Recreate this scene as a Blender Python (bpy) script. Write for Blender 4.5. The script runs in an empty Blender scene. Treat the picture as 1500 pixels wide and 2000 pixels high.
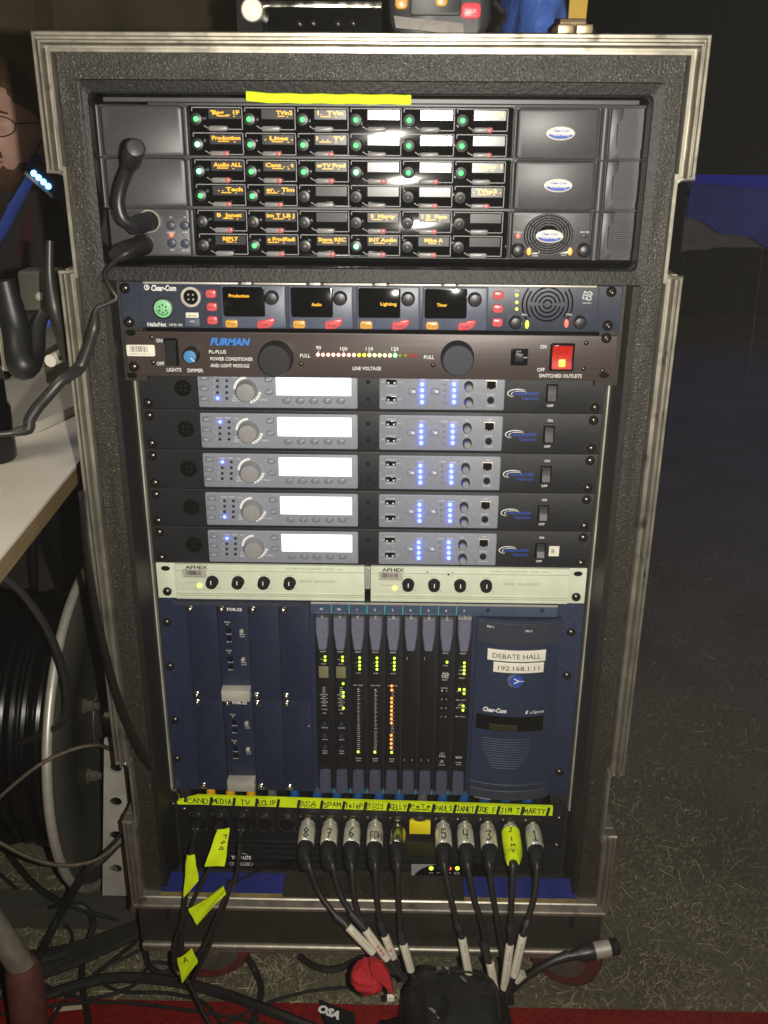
import bpy, bmesh, math, random
from mathutils import Vector, Matrix
R = math.radians
sc = bpy.context.scene
col = sc.collection
random.seed(7)
# ---------------------------------------------------------------- camera, world, lamps, exposure
# The place is measured in millimetres: X right, Y into the rack, Z up from the rack rail mark, floor at -600.
FOC, CAM = 1897.2, Vector((29.1, -985.4, 457.2))
YA, PT, RO = -0.01534, 0.38028, -0.00674
ex = Vector((math.cos(YA), -math.sin(YA), 0)); ey = Vector((math.sin(YA), math.cos(YA), 0)); ez = Vector((0, 0, 1))
fw = math.cos(PT)*ey - math.sin(PT)*ez
up0 = math.sin(PT)*ey + math.cos(PT)*ez
rt = math.cos(RO)*ex - math.sin(RO)*up0
up = math.sin(RO)*ex + math.cos(RO)*up0
def W(p): return Vector((p[0]*.001, p[1]*.001, (p[2]+600)*.001))
def ray(x, y): return rt*((x-750)/FOC) - up*((y-1000)/FOC) + fw
def at(x, y, Y):                       # point of the vertical plane Y seen at photo pixel x, y
    d = ray(x, y); return CAM + d*((Y-CAM.y)/d.y)
def on(x, y, Z=-600):                  # point of the horizontal plane Z
    d = ray(x, y); return CAM + d*((Z-CAM.z)/d.z)
cd = bpy.data.cameras.new('camera'); cam = bpy.data.objects.new('camera', cd); col.objects.link(cam)
cd.sensor_fit = 'VERTICAL'; cd.sensor_height = 24; cd.sensor_width = 18; cd.lens = 24*FOC/2000
cd.clip_start = .02; cd.clip_end = 200
cd.dof.use_dof = True; cd.dof.focus_distance = 1.3; cd.dof.aperture_fstop = 10
M = Matrix.Identity(4)
for i in range(3): M[i][0] = rt[i]; M[i][1] = up[i]; M[i][2] = -fw[i]
M.translation = W(CAM); cam.matrix_world = M
sc.camera = cam
sc.render.resolution_x, sc.render.resolution_y = 768, 1024
w = bpy.data.worlds.new('World'); sc.world = w; w.use_nodes = True
w.node_tree.nodes['Background'].inputs[0].default_value = (.9, .8, .66, 1)
w.node_tree.nodes['Background'].inputs[1].default_value = .034
sc.view_settings.view_transform = 'Standard'; sc.view_settings.look = 'None'
sc.view_settings.exposure = 0; sc.view_settings.gamma = 1
def lamp(name, kind, loc, target, power, colr, **k):
    l = bpy.data.lights.new(name, kind); o = bpy.data.objects.new(name, l); col.objects.link(o)
    l.energy = power; l.color = colr
    for a, b in k.items(): setattr(l, a, b)
    o.location = W(loc)
    o.rotation_euler = (W(target)-W(loc)).to_track_quat('-Z', 'Y').to_euler()
    return o
# the phone's own flash beside the lens, an unseen fill lamp added to brighten the desk, a blue stage wash behind
lamp('flash', 'SPOT', (74, -980, 458), (40, 0, 270), 52, (1, .95, .85), spot_size=R(125), spot_blend=1.0, shadow_soft_size=.006)
lamp('house_light', 'SPOT', (-1000, -500, 1900), (-520, 60, 100), 46, (1, .9, .78), spot_size=R(46), spot_blend=.7, shadow_soft_size=.25)
lamp('stage_wash', 'SPOT', (3300, 3000, 2600), (1650, 2300, -600), 110, (.05, .07, 1), spot_size=R(66), spot_blend=.9, shadow_soft_size=.1)
# ---------------------------------------------------------------- materials
def s(r, g, b, k=1.0):
    f = lambda c: (c/12.92 if c <= .04045 else ((c+.055)/1.055)**2.4)*k
    return (f(r/255), f(g/255), f(b/255))
def mat(name, c, rough=.5, metal=0, spec=.5, emit=None, es=0, bump=None, var=None, coat=0, rv=None, trans=0, speck=None):
    m = bpy.data.materials.new(name); m.use_nodes = True
    nt = m.node_tree; b = nt.nodes['Principled BSDF']; I = b.inputs
    I['Base Color'].default_value = (*c, 1); I['Roughness'].default_value = rough; I['Metallic'].default_value = metal
    I['Specular IOR Level'].default_value = spec; I['Coat Weight'].default_value = coat; I['Coat Roughness'].default_value = .1
    I['Transmission Weight'].default_value = trans
    if emit: I['Emission Color'].default_value = (*emit, 1); I['Emission Strength'].default_value = es
    tc = nt.nodes.new('ShaderNodeTexCoord')
    def noise(scale, det=4):
        n = nt.nodes.new('ShaderNodeTexNoise'); n.inputs['Detail'].default_value = det
        if isinstance(scale, tuple):
            mp = nt.nodes.new('ShaderNodeMapping'); mp.inputs['Scale'].default_value = scale
            nt.links.new(tc.outputs['Object'], mp.inputs[0]); nt.links.new(mp.outputs[0], n.inputs['Vector']); n.inputs['Scale'].default_value = 1
        else:
            nt.links.new(tc.outputs['Object'], n.inputs['Vector']); n.inputs['Scale'].default_value = scale
        return n.outputs['Fac']
    def rng(f, lo, hi, a=.3, z=.7):
        r = nt.nodes.new('ShaderNodeMapRange'); nt.links.new(f, r.inputs[0])
        for i, v in enumerate((a, z, lo, hi)): r.inputs[i+1].default_value = v
        return r.outputs[0]
    if var:
        f = rng(noise(var[0]), 1-var[1], 1+var[1])
        mx = nt.nodes.new('ShaderNodeVectorMath'); mx.operation = 'SCALE'; mx.inputs[0].default_value = c
        nt.links.new(f, mx.inputs['Scale']); nt.links.new(mx.outputs[0], I['Base Color'])
    if speck:                             # scattered specks, for painted sparkle, dust and stains: (scale, threshold, colour)
        f = rng(noise(speck[0], 2), 0, 1, speck[1], speck[1]+(speck[3] if len(speck) > 3 else .03))
        mx = nt.nodes.new('ShaderNodeMix'); mx.data_type = 'RGBA'; nt.links.new(f, mx.inputs[0]); mx.inputs[7].default_value = (*speck[2], 1)
        src = I['Base Color'].links[0].from_socket if I['Base Color'].links else None
        if src: nt.links.new(src, mx.inputs[6])
        else: mx.inputs[6].default_value = (*c, 1)
        nt.links.new(mx.outputs[2], I['Base Color'])
    if rv: nt.links.new(rng(noise(rv[0]), rv[1], rv[2]), I['Roughness'])
    if bump:
        bp = nt.nodes.new('ShaderNodeBump'); bp.inputs['Strength'].default_value = bump[1]; bp.inputs['Distance'].default_value = bump[2]
        nt.links.new(noise(bump[0], bump[3] if len(bump) > 3 else 3), bp.inputs['Height']); nt.links.new(bp.outputs[0], I['Normal'])
    return m
def led(name, c, es): return mat(name, (c[0]*.3, c[1]*.3, c[2]*.3), .3, emit=c, es=es)
G = {}
G['alu'] = mat('brushed_aluminium', s(168,162,148), .43, .8, var=(34, .2), rv=(45, .32, .52), bump=(26, .3, .0016, 4), speck=(38, .64, s(92,84,70), .12))
G['alu_edge'] = mat('worn_aluminium_edge', s(158,152,138), .45, .75, var=(60, .25), bump=(300, .3, .0005))
G['foam'] = mat('speckled_foam', s(43,40,33), .62, spec=.45, var=(420, .5), bump=(520, .8, .0012, 5), rv=(640, .18, .8), speck=(560, .7, s(150,145,128)))  # foam sparkle put into the colour as pale specks
G['foam_side'] = mat('dark_foam', s(34,32,27), .9, var=(300, .4), bump=(420, .7, .0012))
G['bluefoam'] = mat('blue_foam', s(24,34,112), .85, var=(300, .22), bump=(500, .5, .0008))
G['tan'] = mat('raw_foam_edge', s(128,112,66), .8, var=(80, .25))
G['bezel'] = mat('pebbled_black_plastic', s(26,25,22), .5, spec=.3, var=(200, .25), bump=(330, .55, .0011, 2), speck=(620, .7, s(90,86,78)))  # pale specks paint glints into the pebbled plastic
G['bezel_lip'] = mat('smooth_black_plastic_lip', s(20,20,20), .25, spec=.6, bump=(250, .25, .0008))
G['sidewall'] = mat('black_rack_steel', s(26,24,21), .55, var=(120, .25), bump=(260, .35, .0008))
G['rail'] = mat('rack_rail_steel', s(66,62,58), .4, .6, var=(150, .2))
G['skirt'] = mat('black_case_laminate', s(44,40,33), .6, var=(40, .25), bump=(300, .3, .0006))
G['black'] = mat('black_plastic', s(24,24,26), .45, var=(90, .15))
G['plug'] = mat('plug_shell_nickel', s(232,227,216), .3, .62, var=(70, .1))
G['gloss'] = mat('gloss_black_plastic', s(14,14,15), .09, spec=.4, var=(60, .2))
G['matte'] = mat('matte_black', s(17,17,18), .75, spec=.3)
G['hole'] = mat('dark_recess', (.004, .004, .004), .9, spec=.1)
G['cover'] = mat('grey_moulded_plastic', s(62,61,64), .42, var=(300, .1), bump=(900, .25, .0003))
G['cover_d'] = mat('dark_grey_moulded_plastic', s(48,47,50), .45, var=(300, .1), bump=(900, .25, .0003))
G['knob'] = mat('soft_black_knob', s(32,32,35), .38, spec=.5)
G['chrome'] = mat('nickel_plate', s(200,194,182), .16, 1, rv=(90, .1, .3))
G['nickel'] = mat('satin_nickel', s(190,184,172), .42, .45, var=(60, .12))
G['zinc'] = mat('zinc_steel', s(192,188,176), .5, .4, var=(26, .2), bump=(120, .2, .0006), rv=(30, .35, .6))
G['screw'] = mat('black_oxide_screw', s(84,80,74), .26, .9)
G['display'] = mat('window_display', s(58,58,60), .22, spec=.62, var=(500, .06))
G['lever'] = mat('frosted_lever', s(128,124,122), .35, var=(200, .1))
G['line'] = mat('grey_print', s(150,150,150), .5)
G['white_print'] = mat('white_print', s(225,225,222), .55)
G['dim_print'] = mat('faint_print', s(140,140,142), .6)
G['amber'] = led('amber_pixels', (1, .5, .02), 1.25)
G['green'] = led('green_led', (.10, 1, .2), 2.2); G['green_hi'] = led('bright_green_led', (.12, 1, .25), 9)
G['ledoff'] = mat('unlit_led', s(104,102,98), .3)
G['redtip'] = mat('red_lever_tip', s(160,90,88), .4, emit=(1, .22, .2), es=.1)
G['red_led'] = led('red_led', (1, .1, .05), 3); G['orange_led'] = led('orange_led', (1, .25, .04), 3)
G['yellow_led'] = led('yellow_led', (.95, .9, .05), 2.4); G['lime_led'] = led('lime_led', (.62, 1, .05), 2.4)
G['blue_led'] = led('blue_led', (.03, .05, 1), 24); G['redwhite_led'] = led('hot_red_led', (1, .38, .3), 4)
G['ylwhite_led'] = led('pale_yellow_led', (.95, 1, .35), 3)
G['olive'] = mat('dim_amber_led', s(120,110,30), .4, emit=(.5, .4, .02), es=.3); G['dimred'] = mat('dim_red_led', s(150,30,26), .4, emit=(1, .06, .04), es=.25)
G['navy'] = mat('navy_enamel', s(39,46,70), .5, spec=.3, speck=(1100, .74, s(70,76,96)), rv=(14, .4, .6), var=(160, .16), bump=(700, .2, .0003))
G['navy_d'] = mat('dark_navy_enamel', s(32,39,60), .5, spec=.3, speck=(1100, .74, s(60,66,84)), rv=(14, .4, .6), var=(160, .16), bump=(700, .2, .0003))
G['helix'] = mat('blue_grey_enamel', s(50,55,70), .42, var=(160, .12), bump=(700, .2, .0003))
G['module'] = mat('slate_module', s(76,83,102), .4, var=(200, .1))
G['brown'] = mat('brushed_bronze_black_panel', s(68,57,55), .42, .15, var=((12, 500, 700), .14), bump=((20, 600, 900), .12, .0003))  # brownish reflection on black aluminium put into the base colour
G['grey'] = mat('grey_overlay', s(134,138,148), .5, var=(220, .08), bump=(900, .15, .0003))
G['grey_btn'] = mat('grey_rubber_button', s(116,119,128), .38)
G['grey_knob'] = mat('grey_soft_knob', s(140,138,138), .45, var=(150, .08))
G['tempest'] = mat('black_powder_panel', s(29,29,33), .5, speck=(1300, .75, s(70,70,74)), rv=(12, .4, .6), var=(260, .2), bump=(800, .3, .0004))
G['lcd'] = mat('backlit_white_lcd', (.75, .77, .8), .3, emit=(.96, .97, 1), es=.95, var=(90, .03))
G['cream'] = mat('cream_enamel', s(207,213,190), .45, var=(55, .05), bump=(600, .12, .0003))
G['cream_d'] = mat('cream_enamel_groove', s(168,168,146), .5)
G['dark_print'] = mat('dark_print', s(60,60,56), .6); G['soft_print'] = mat('pale_olive_print', s(150,150,128), .6)
G['handle'] = mat('lilac_grey_ejector', s(104,104,122), .5, var=(140, .1), bump=(600, .25, .0004))
G['handle_d'] = mat('dark_ejector', s(70,72,92), .5, var=(140, .1))
G['strip'] = mat('slate_strip', s(64,76,98), .45, spec=.35, var=(150, .1))
G['teal'] = mat('teal_tick', s(40,170,160), .5)
G['card'] = mat('black_card_front', s(21,20,20), .45, var=(200, .2))
G['lcd_off'] = mat('unlit_lcd', s(120,118,88), .35); G['lcd_dark'] = mat('dark_lcd', s(48,46,26), .3)
G['cage'] = mat('blue_grey_cover', s(40,49,70), .5, spec=.35, rv=(14, .4, .6), speck=(1100, .74, s(70,76,96)), var=(170, .14), bump=(700, .2, .0003))
G['cage_d'] = mat('grey_cover_band', s(52,56,66), .5, spec=.35, var=(170, .14))
G['sticker'] = mat('white_sticker', s(226,222,206), .5, var=(120, .04))
G['ink'] = mat('black_ink', s(32,30,28), .6)
G['barink'] = mat('barcode_ink', s(90,84,76), .6)
G['ylw'] = mat('neon_yellow_gaffer', s(212,236,12), .62, spec=.3, var=(45, .1), bump=((500, 500, 500), .45, .0006))
G['tape_y'] = mat('yellow_tape', s(232,214,20), .6, var=(60, .05))
G['tape_w'] = mat('masking_tape', s(190,180,150), .7)
G['furblue'] = mat('blue_brand_print', s(40,120,205), .5); G['blue_print'] = mat('cobalt_print', s(38,74,168), .5)
G['dimmer'] = mat('blue_dimmer_cap', s(64,128,178), .42)
G['navyknob'] = mat('navy_round_cap', s(34,36,48), .45)
G['red_btn'] = mat('red_lit_button', s(200,80,84), .32, emit=(1, .16, .17), es=.13)
G['ylw_btn'] = mat('yellow_lit_button', s(204,150,60), .32, emit=(1, .5, .1), es=.13)
G['red_rocker'] = mat('red_rocker', s(150,14,8), .25, emit=(1, .05, .01), es=.22, var=(160, .4))
G['rocker_glow'] = led('neon_rocker_glow', (1, .4, .05), 3)
G['green_conn'] = mat('green_lit_socket', s(120,180,130), .4, emit=(.4, 1, .45), es=.12)
G['wire_y'] = mat('yellow_cable_boot', s(226,168,28), .5); G['wire_b'] = mat('blue_cable_boot', s(26,84,150), .5); G['wire_g'] = mat('grey_cable_boot', s(96,94,86), .5)
G['cable'] = mat('black_cable_rubber', s(38,36,34), .42, var=(60, .15))
G['cable_g'] = mat('glossy_black_wire', s(26,24,22), .22, spec=.7)
G['shrink'] = mat('heatshrink', s(46,44,46), .5); G['sleeve'] = mat('white_cable_sleeve', s(214,206,186), .5, var=(90, .06))
G['redprint'] = mat('red_marker', s(200,70,50), .6)
G['wirerope'] = mat('steel_wire_rope', s(120,110,94), .4, .8, bump=((900, 900, 900), .9, .0015))
G['desk'] = mat('white_laminate', s(212,206,192), .3, var=(6, .03), rv=(12, .22, .4)); G['ply'] = mat('plywood_edge', s(122,102,68), .6, var=((20, 20, 400), .2))
G['carpet'] = mat('green_grey_carpet', s(110,104,85), .95, spec=.1, var=(160, .35), bump=(700, .8, .003, 6), speck=(4, .36, s(92,86,68), .34))
G['redcarpet'] = mat('red_carpet', s(128,30,26), .95, spec=.1, var=(160, .28), bump=(600, .8, .003, 5))
G['straw'] = mat('pale_straw', s(172,162,128), .7, var=(9, .35))
G['drape'] = mat('dark_drape', s(140,128,100), .9, spec=.15, var=(5, .2), bump=(700, .4, .001))
G['drape2'] = mat('black_drape', s(26,25,26), .95, spec=.1)
G['red_pole'] = mat('dark_red_sleeve', s(92,50,43), .7, var=(70, .3)); G['grey_pole'] = mat('grey_pole', s(110,102,90), .55, var=(60, .25))
G['tread'] = mat('red_caster_tyre', s(92,40,38), .5, var=(60, .25)); G['caster'] = mat('caster_steel', s(130,124,112), .4, .7, var=(60, .2))
G['skin'] = mat('skin', s(214,170,150), .5, spec=.4, var=(40, .12)); G['hair'] = mat('brown_hair', s(92,66,44), .7, var=((300, 300, 60), .35), bump=((500, 500, 120), .8, .002))
G['jacket'] = mat('dark_jacket', s(52,48,50), .9, var=(300, .2), bump=(500, .5, .001)); G['shirt'] = mat('maroon_shirt', s(66,28,32), .9, var=(60, .3))
G['lanyard'] = mat('blue_lanyard', s(64,92,190), .6, var=(200, .15)); G['eye'] = mat('eye_white', s(220,214,206), .25); G['iris'] = mat('iris', s(60,44,30), .25)
G['lip'] = mat('lip', s(160,92,86), .5)
G['bag'] = mat('black_nylon', s(27,26,26), .5, var=(30, .3), bump=(90, .5, .004)); G['redcloth'] = mat('red_cloth', s(172,24,34), .8, var=(60, .18), bump=(300, .5, .002))
G['bluebag'] = mat('blue_plastic_bag', s(64,96,170), .34, var=(14, .3), bump=(26, .8, .012)); G['ystrap'] = mat('yellow_strap', s(190,150,40), .6)
G['brass'] = mat('latch_steel', s(196,176,140), .35, .8); G['lens'] = mat('frosted_lens', s(240,232,214), .3, emit=(1, .95, .85), es=.25)
G['bluetop'] = mat('blue_cloth', s(70,84,200), .8, var=(20, .15)); G['greycloth'] = mat('grey_cloth', s(120,118,122), .9, var=(30, .15))
G['glass'] = mat('spectacle_lens', (1, 1, 1), .02, trans=1, spec=.5)
G['drum'] = mat('grey_painted_steel', s(78,77,68), .5, .2, var=(14, .2)); G['coil'] = mat('coiled_black_cable', s(16,15,16), .2, spec=.5, var=(40, .2))
G['nap'] = mat('carpet_fibre', s(140,130,104), .95, spec=.1, var=(11, .6))
# ---------------------------------------------------------------- mesh tools (all in mm)
class MB:
    def __init__(s): s.v = []; s.f = []
    def add(s, vs, fs):
        o = len(s.v); s.v += [tuple(v) for v in vs]; s.f += [[i+o for i in f] for f in fs]; return s
    def loops(s, ls, cap0=True, cap1=True, closed=True):
        n = len(ls[0]); vs = [p for l in ls for p in l]; fs = []
        for k in range(len(ls)-1):
            for i in range(n if closed else n-1):
                j = (i+1) % n
                fs.append([k*n+i, k*n+j, (k+1)*n+j, (k+1)*n+i])
        if cap0: fs.append(list(range(n))[::-1])
        if cap1: fs.append([(len(ls)-1)*n+i for i in range(n)])
        return s.add(vs, fs)
    def box(s, x0, x1, y0, y1, z0, z1):
        q = [(x0, z0), (x1, z0), (x1, z1), (x0, z1)]
        return s.loops([[(x, y1, z) for x, z in q], [(x, y0, z) for x, z in q]])
    def prism(s, out, yb, yf, ch=0):          # outline in X-Z pushed from the back yb to the front yf (smaller Y is nearer the viewer)
        ls = [[(x, yb, z) for x, z in out]]
        if ch:
            cx = sum(p[0] for p in out)/len(out); cz = sum(p[1] for p in out)/len(out)
            hx = max(abs(p[0]-cx) for p in out) or 1; hz = max(abs(p[1]-cz) for p in out) or 1
            g = 1 if yf < yb else -1
            ls.append([(x, yf+ch*g, z) for x, z in out])
            ls.append([(cx+(x-cx)*(1-.3*ch/hx), yf+.3*ch*g, cz+(z-cz)*(1-.3*ch/hz)) for x, z in out])
            ls.append([(cx+(x-cx)*(1-ch/hx), yf, cz+(z-cz)*(1-ch/hz)) for x, z in out])
        else: ls.append([(x, yf, z) for x, z in out])
        return s.loops(ls)
    def plate(s, x0, x1, z0, z1, yb, yf, r=0, ch=0, n=3):
        return s.prism(rrect(x0, x1, z0, z1, r, n), yb, yf, ch)
    def disc(s, cx, cz, r, yb, yf, ch=0, n=20, rz=None):
        return s.prism([(cx+r*math.cos(2*math.pi*i/n), cz+(rz or r)*math.sin(2*math.pi*i/n)) for i in range(n)], yb, yf, ch)
    def lathe(s, c, prof, ax=(0, -1, 0), n=20, cap0=True, cap1=True, squash=1):   # prof: (radius, distance along the axis)
        a = Vector(ax).normalized(); u = a.orthogonal().normalized(); 
        if abs(a.z) < .9: u = (Vector((0, 0, 1)) - a*a.z).normalized()
        v = a.cross(u); c = Vector(c)
        return s.loops([[c+a*d+(u*math.cos(2*math.pi*i/n)*squash+v*math.sin(2*math.pi*i/n))*r for i in range(n)] for r, d in prof], cap0, cap1)
    def ring(s, cx, cz, r0, r1, yb, yf, n=24, a0=0, a1=360, sz=1):
        full = abs(a1-a0) >= 360
        m = n if full else n+1
        A = [R(a0+(a1-a0)*i/n) for i in range(m)]
        ls = [[(cx+r*math.cos(a), y, cz+sz*r*math.sin(a)) for a in A] for r, y in ((r0, yb), (r1, yb), (r1, yf), (r0, yf), (r0, yb))]
        s.loops(ls, False, False, full)
        return s
    def tube(s, pts, r, n=8, smooth=True, sub=6, flat=1):
        pts = [Vector(p) for p in pts]; rr = r if isinstance(r, (list, tuple)) else [r]*len(pts)
        if smooth and len(pts) > 2:
            P = [pts[0]*2-pts[1]]+pts+[pts[-1]*2-pts[-2]]; o = []; ro = []
            for i in range(1, len(P)-2):
                for k in range(sub):
                    t = k/sub; a, b, c, d = P[i-1:i+3]
                    o.append(.5*((2*b)+(c-a)*t+(2*a-5*b+4*c-d)*t*t+(3*b-a-3*c+d)*t**3)); ro.append(rr[i-1]*(1-t)+rr[i]*t)
            pts, rr = o+[pts[-1]], ro+[rr[-1]]
        ls = []; u = None
        for i, p in enumerate(pts):
            t = (pts[min(i+1, len(pts)-1)]-pts[max(i-1, 0)]).normalized()
            u = (t.orthogonal() if u is None else u-t*u.dot(t)).normalized(); v = t.cross(u)
            ls.append([p+(u*math.cos(2*math.pi*k/n)*flat+v*math.sin(2*math.pi*k/n))*rr[i] for k in range(n)])
        return s.loops(ls)
    def ribbon(s, pts, wd, y):                # a flat printed or inked line in the X-Z plane
        for (x0, z0), (x1, z1) in zip(pts, pts[1:]):
            dx, dz = x1-x0, z1-z0; l = math.hypot(dx, dz) or 1; nx, nz = -dz/l*wd/2, dx/l*wd/2; ex_, ez_ = dx/l*wd*.3, dz/l*wd*.3
            s.add([(x0+nx-ex_, y, z0+nz-ez_), (x0-nx-ex_, y, z0-nz-ez_), (x1-nx+ex_, y, z1-nz+ez_), (x1+nx+ex_, y, z1+nz+ez_)], [[0, 1, 2, 3]])
        return s
    def quad(s, a, b, c, d): return s.add([a, b, c, d], [[0, 1, 2, 3]])
    def mesh(s, name, m, origin=Vector((0, 0, .6))):
        me = bpy.data.meshes.new(name)
        me.from_pydata([W(v)-origin for v in s.v], [], s.f)
        bm = bmesh.new(); bm.from_mesh(me); bmesh.ops.recalc_face_normals(bm, faces=bm.faces[:]); bm.to_mesh(me); bm.free()
        me.polygons.foreach_set('use_smooth', [True]*len(me.polygons)); me.set_sharp_from_angle(angle=R(38))
        me.materials.append(G[m] if isinstance(m, str) else m)
        return me
def rrect(x0, x1, z0, z1, r=0, n=3):
    if not r: return [(x0, z0), (x1, z0), (x1, z1), (x0, z1)]
    o = []
    for cx, cz, a in ((x1-r, z0+r, -90), (x1-r, z1-r, 0), (x0+r, z1-r, 90), (x0+r, z0+r, 180)):
        for i in range(n+1): o.append((cx+r*math.cos(R(a+90*i/n)), cz+r*math.sin(R(a+90*i/n))))
    return o
ORG = {}
def thing(name, label, cat, loc, group=None):
    o = bpy.data.objects.new(name, None); col.objects.link(o); o.location = W(loc); o.empty_display_size = .02
    o['label'] = label; o['category'] = cat
    if group: o['group'] = group
    ORG[o] = W(loc); return o
def part(name, mb, m, parent, label=None):
    me = mb.mesh(name, m, ORG[parent]); o = bpy.data.objects.new(name, me); col.objects.link(o); o.parent = parent
    ORG[o] = ORG[parent]
    if label: o['label'] = label
    return o
def inst(name, me, pos, parent, rot=None):    # one more of a repeated piece, sharing its mesh
    o = bpy.data.objects.new(name, me); col.objects.link(o); o.parent = parent; o.location = W(pos)-ORG[parent]
    if rot: o.rotation_euler = rot
    ORG[o] = W(pos); return o
def solo(name, mb, m, label, cat, group=None):
    zs = min(v[2] for v in mb.v); n = len(mb.v)
    c = W((sum(v[0] for v in mb.v)/n, sum(v[1] for v in mb.v)/n, zs))
    o = bpy.data.objects.new(name, mb.mesh(name, m, c)); col.objects.link(o); o.location = c
    o['label'] = label; o['category'] = cat
    if group: o['group'] = group
    ORG[o] = c; return o
def struct(name, mb, m, kind='structure'):
    o = bpy.data.objects.new(name, mb.mesh(name, m)); col.objects.link(o); o.location = (0, 0, .6); o['kind'] = kind; ORG[o] = Vector((0, 0, .6)); return o
def clone(root, dz, label, swap=None):        # a copy of a thing with copies of its parts and their sub-parts
    r = root.copy(); col.objects.link(r); r.location = root.location+Vector((0, 0, dz*.001)); r['label'] = label; ORG[r] = r.location.copy()
    for ch in list(root.children):
        c = ch.copy(); col.objects.link(c); c.parent = r; ORG[c] = ORG[ch]+Vector((0, 0, dz*.001))
        for g in list(ch.children):
            d = g.copy(); col.objects.link(d); d.parent = c; ORG[d] = ORG[g]+Vector((0, 0, dz*.001))
    return r
# ---------------------------------------------------------------- lettering
_tc = {}
def glyphs(t, bold, shear):
    k = (t, bold, shear)
    if k not in _tc:
        c = bpy.data.curves.new('t', 'FONT'); c.body = t; c.size = 1; c.offset = bold; c.shear = shear; c.resolution_u = 2
        o = bpy.data.objects.new('t', c); col.objects.link(o)
        me = o.to_mesh(); vs = [(v.co.x, v.co.y) for v in me.vertices]; fs = [list(p.vertices) for p in me.polygons]
        o.to_mesh_clear(); bpy.data.objects.remove(o); bpy.data.curves.remove(c)
        _tc[k] = (vs, fs)
    return _tc[k]
def txt(mb, t, x, z, h, y, align='c', width=None, bold=0, shear=0, slope=0):   # flat printed letters: x anchor, z middle, h capital height
    vs, fs = glyphs(t, bold, shear)
    if not vs: return
    x0 = min(v[0] for v in vs); x1 = max(v[0] for v in vs); k = h/.7; kx = width/(x1-x0) if width else k
    ox = {'c': -(x0+x1)/2, 'l': -x0, 'r': -x1}[align]
    mb.add([(x+(v[0]+ox)*kx, y, z+(v[1]-.35)*k+slope*(v[0]+ox)*kx) for v in vs], fs)
STK = {'A': ['0,0 .5,1 1,0', '.2,.4 .8,.4'], 'B': ['0,0 0,1 .7,1 .8,.75 .6,.52 0,.5', '.6,.52 1,.3 .7,0 0,0'], 'C': ['1,.85 .6,1 .15,.8 0,.5 .15,.15 .6,0 1,.15'],
 'D': ['0,0 0,1 .6,.95 1,.5 .6,.05 0,0'], 'E': ['.9,1 0,1 0,0 .9,0', '0,.5 .7,.5'], 'F': ['.9,1 0,1 0,0', '0,.5 .7,.5'], 'H': ['0,0 0,1', '1,0 1,1', '0,.5 1,.5'],
 'I': ['.5,0 .5,1'], 'J': ['.3,1 1,1', '.7,1 .7,.2 .4,0 .05,.2'], 'K': ['0,0 0,1', '.9,1 0,.45 .95,0'], 'L': ['0,1 0,0 .8,.05'], 'M': ['0,0 .1,1 .5,.35 .9,1 1,0'],
 'N': ['0,0 0,1 1,0 1,1'], 'O': ['.5,1 .1,.8 0,.45 .2,.05 .6,0 .95,.3 .95,.7 .5,1'], 'P': ['0,0 0,1 .8,.95 .9,.65 .6,.45 0,.45'], 'R': ['0,0 0,1 .8,.95 .85,.65 0,.45 .9,0'],
 'S': ['.9,.85 .5,1 .1,.8 .3,.55 .8,.4 .85,.15 .4,0 0,.15'], 'T': ['0,1 1,1', '.5,1 .5,0'], 'U': ['0,1 .05,.2 .5,0 .9,.25 .95,1'], 'V': ['0,1 .45,0 1,1'], 'X': ['0,0 1,1', '0,1 1,0'],
 'Y': ['0,1 .5,.5 1,1', '.5,.5 .4,0'], '1': ['.2,.8 .5,1 .5,0', '.15,0 .85,0'], '2': ['0,.8 .5,1 .9,.7 0,0 1,.05'], '3': ['0,.9 .9,.95 .4,.55 .9,.3 .4,0 0,.1'], '4': ['.1,1 0,.45 .9,.45', '.7,1 .65,0'],
 '5': ['.9,1 .1,1 .05,.55 .7,.6 .9,.3 .5,0 0,.1'], '6': ['.8,1 .2,.6 .05,.2 .5,0 .9,.25 .5,.45 .1,.3'], '7': ['0,1 .95,1 .35,0', '.25,.5 .8,.5'], '8': ['.5,.52 .1,.78 .5,1 .9,.78 .5,.52 .05,.22 .5,0 .95,.22 .5,.52'],
 '.': ['.4,0 .5,.08'], '-': ['0,.5 .8,.5'], 'r': ['0,0 .1,.7', '.1,.5 .5,.75 .8,.6'], 'o': ['.5,.7 .1,.4 .4,0 .85,.3 .5,.7'], 'd': ['.8,1 .8,0', '.8,.5 .4,.65 .05,.3 .4,0 .8,.2'], 'e': ['.1,.35 .85,.4 .5,.7 .1,.35 .4,0 .9,.1']}
def pen(t, f, cw, ch, wd, mb, gap=1.25, rnd=None):   # hand-written capitals: f maps (u right, v up) in mm to a point
    rnd = rnd or random.Random(len(t)*31+sum(map(ord, t)))
    u = 0
    for c in t:
        if c != ' ':
            jx, jz = rnd.uniform(-.06, .06), rnd.uniform(-.1, .1)
            for st in STK[c]:
                P = [(u+(float(a)+jx+rnd.uniform(-.05, .05))*cw, (float(b)+jz+rnd.uniform(-.05, .05))*ch) for a, b in (q.split(',') for q in st.split())]
                for (x0, z0), (x1, z1) in zip(P, P[1:]):
                    dx, dz = x1-x0, z1-z0; l = math.hypot(dx, dz) or 1; nx, nz = -dz/l*wd/2, dx/l*wd/2; e, g = dx/l*wd*.35, dz/l*wd*.35
                    mb.quad(f(x0+nx-e, z0+nz-g), f(x0-nx-e, z0-nz-g), f(x1-nx+e, z1-nz+g), f(x1+nx+e, z1+nz+g))
        u += cw*gap
    return mb
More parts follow.
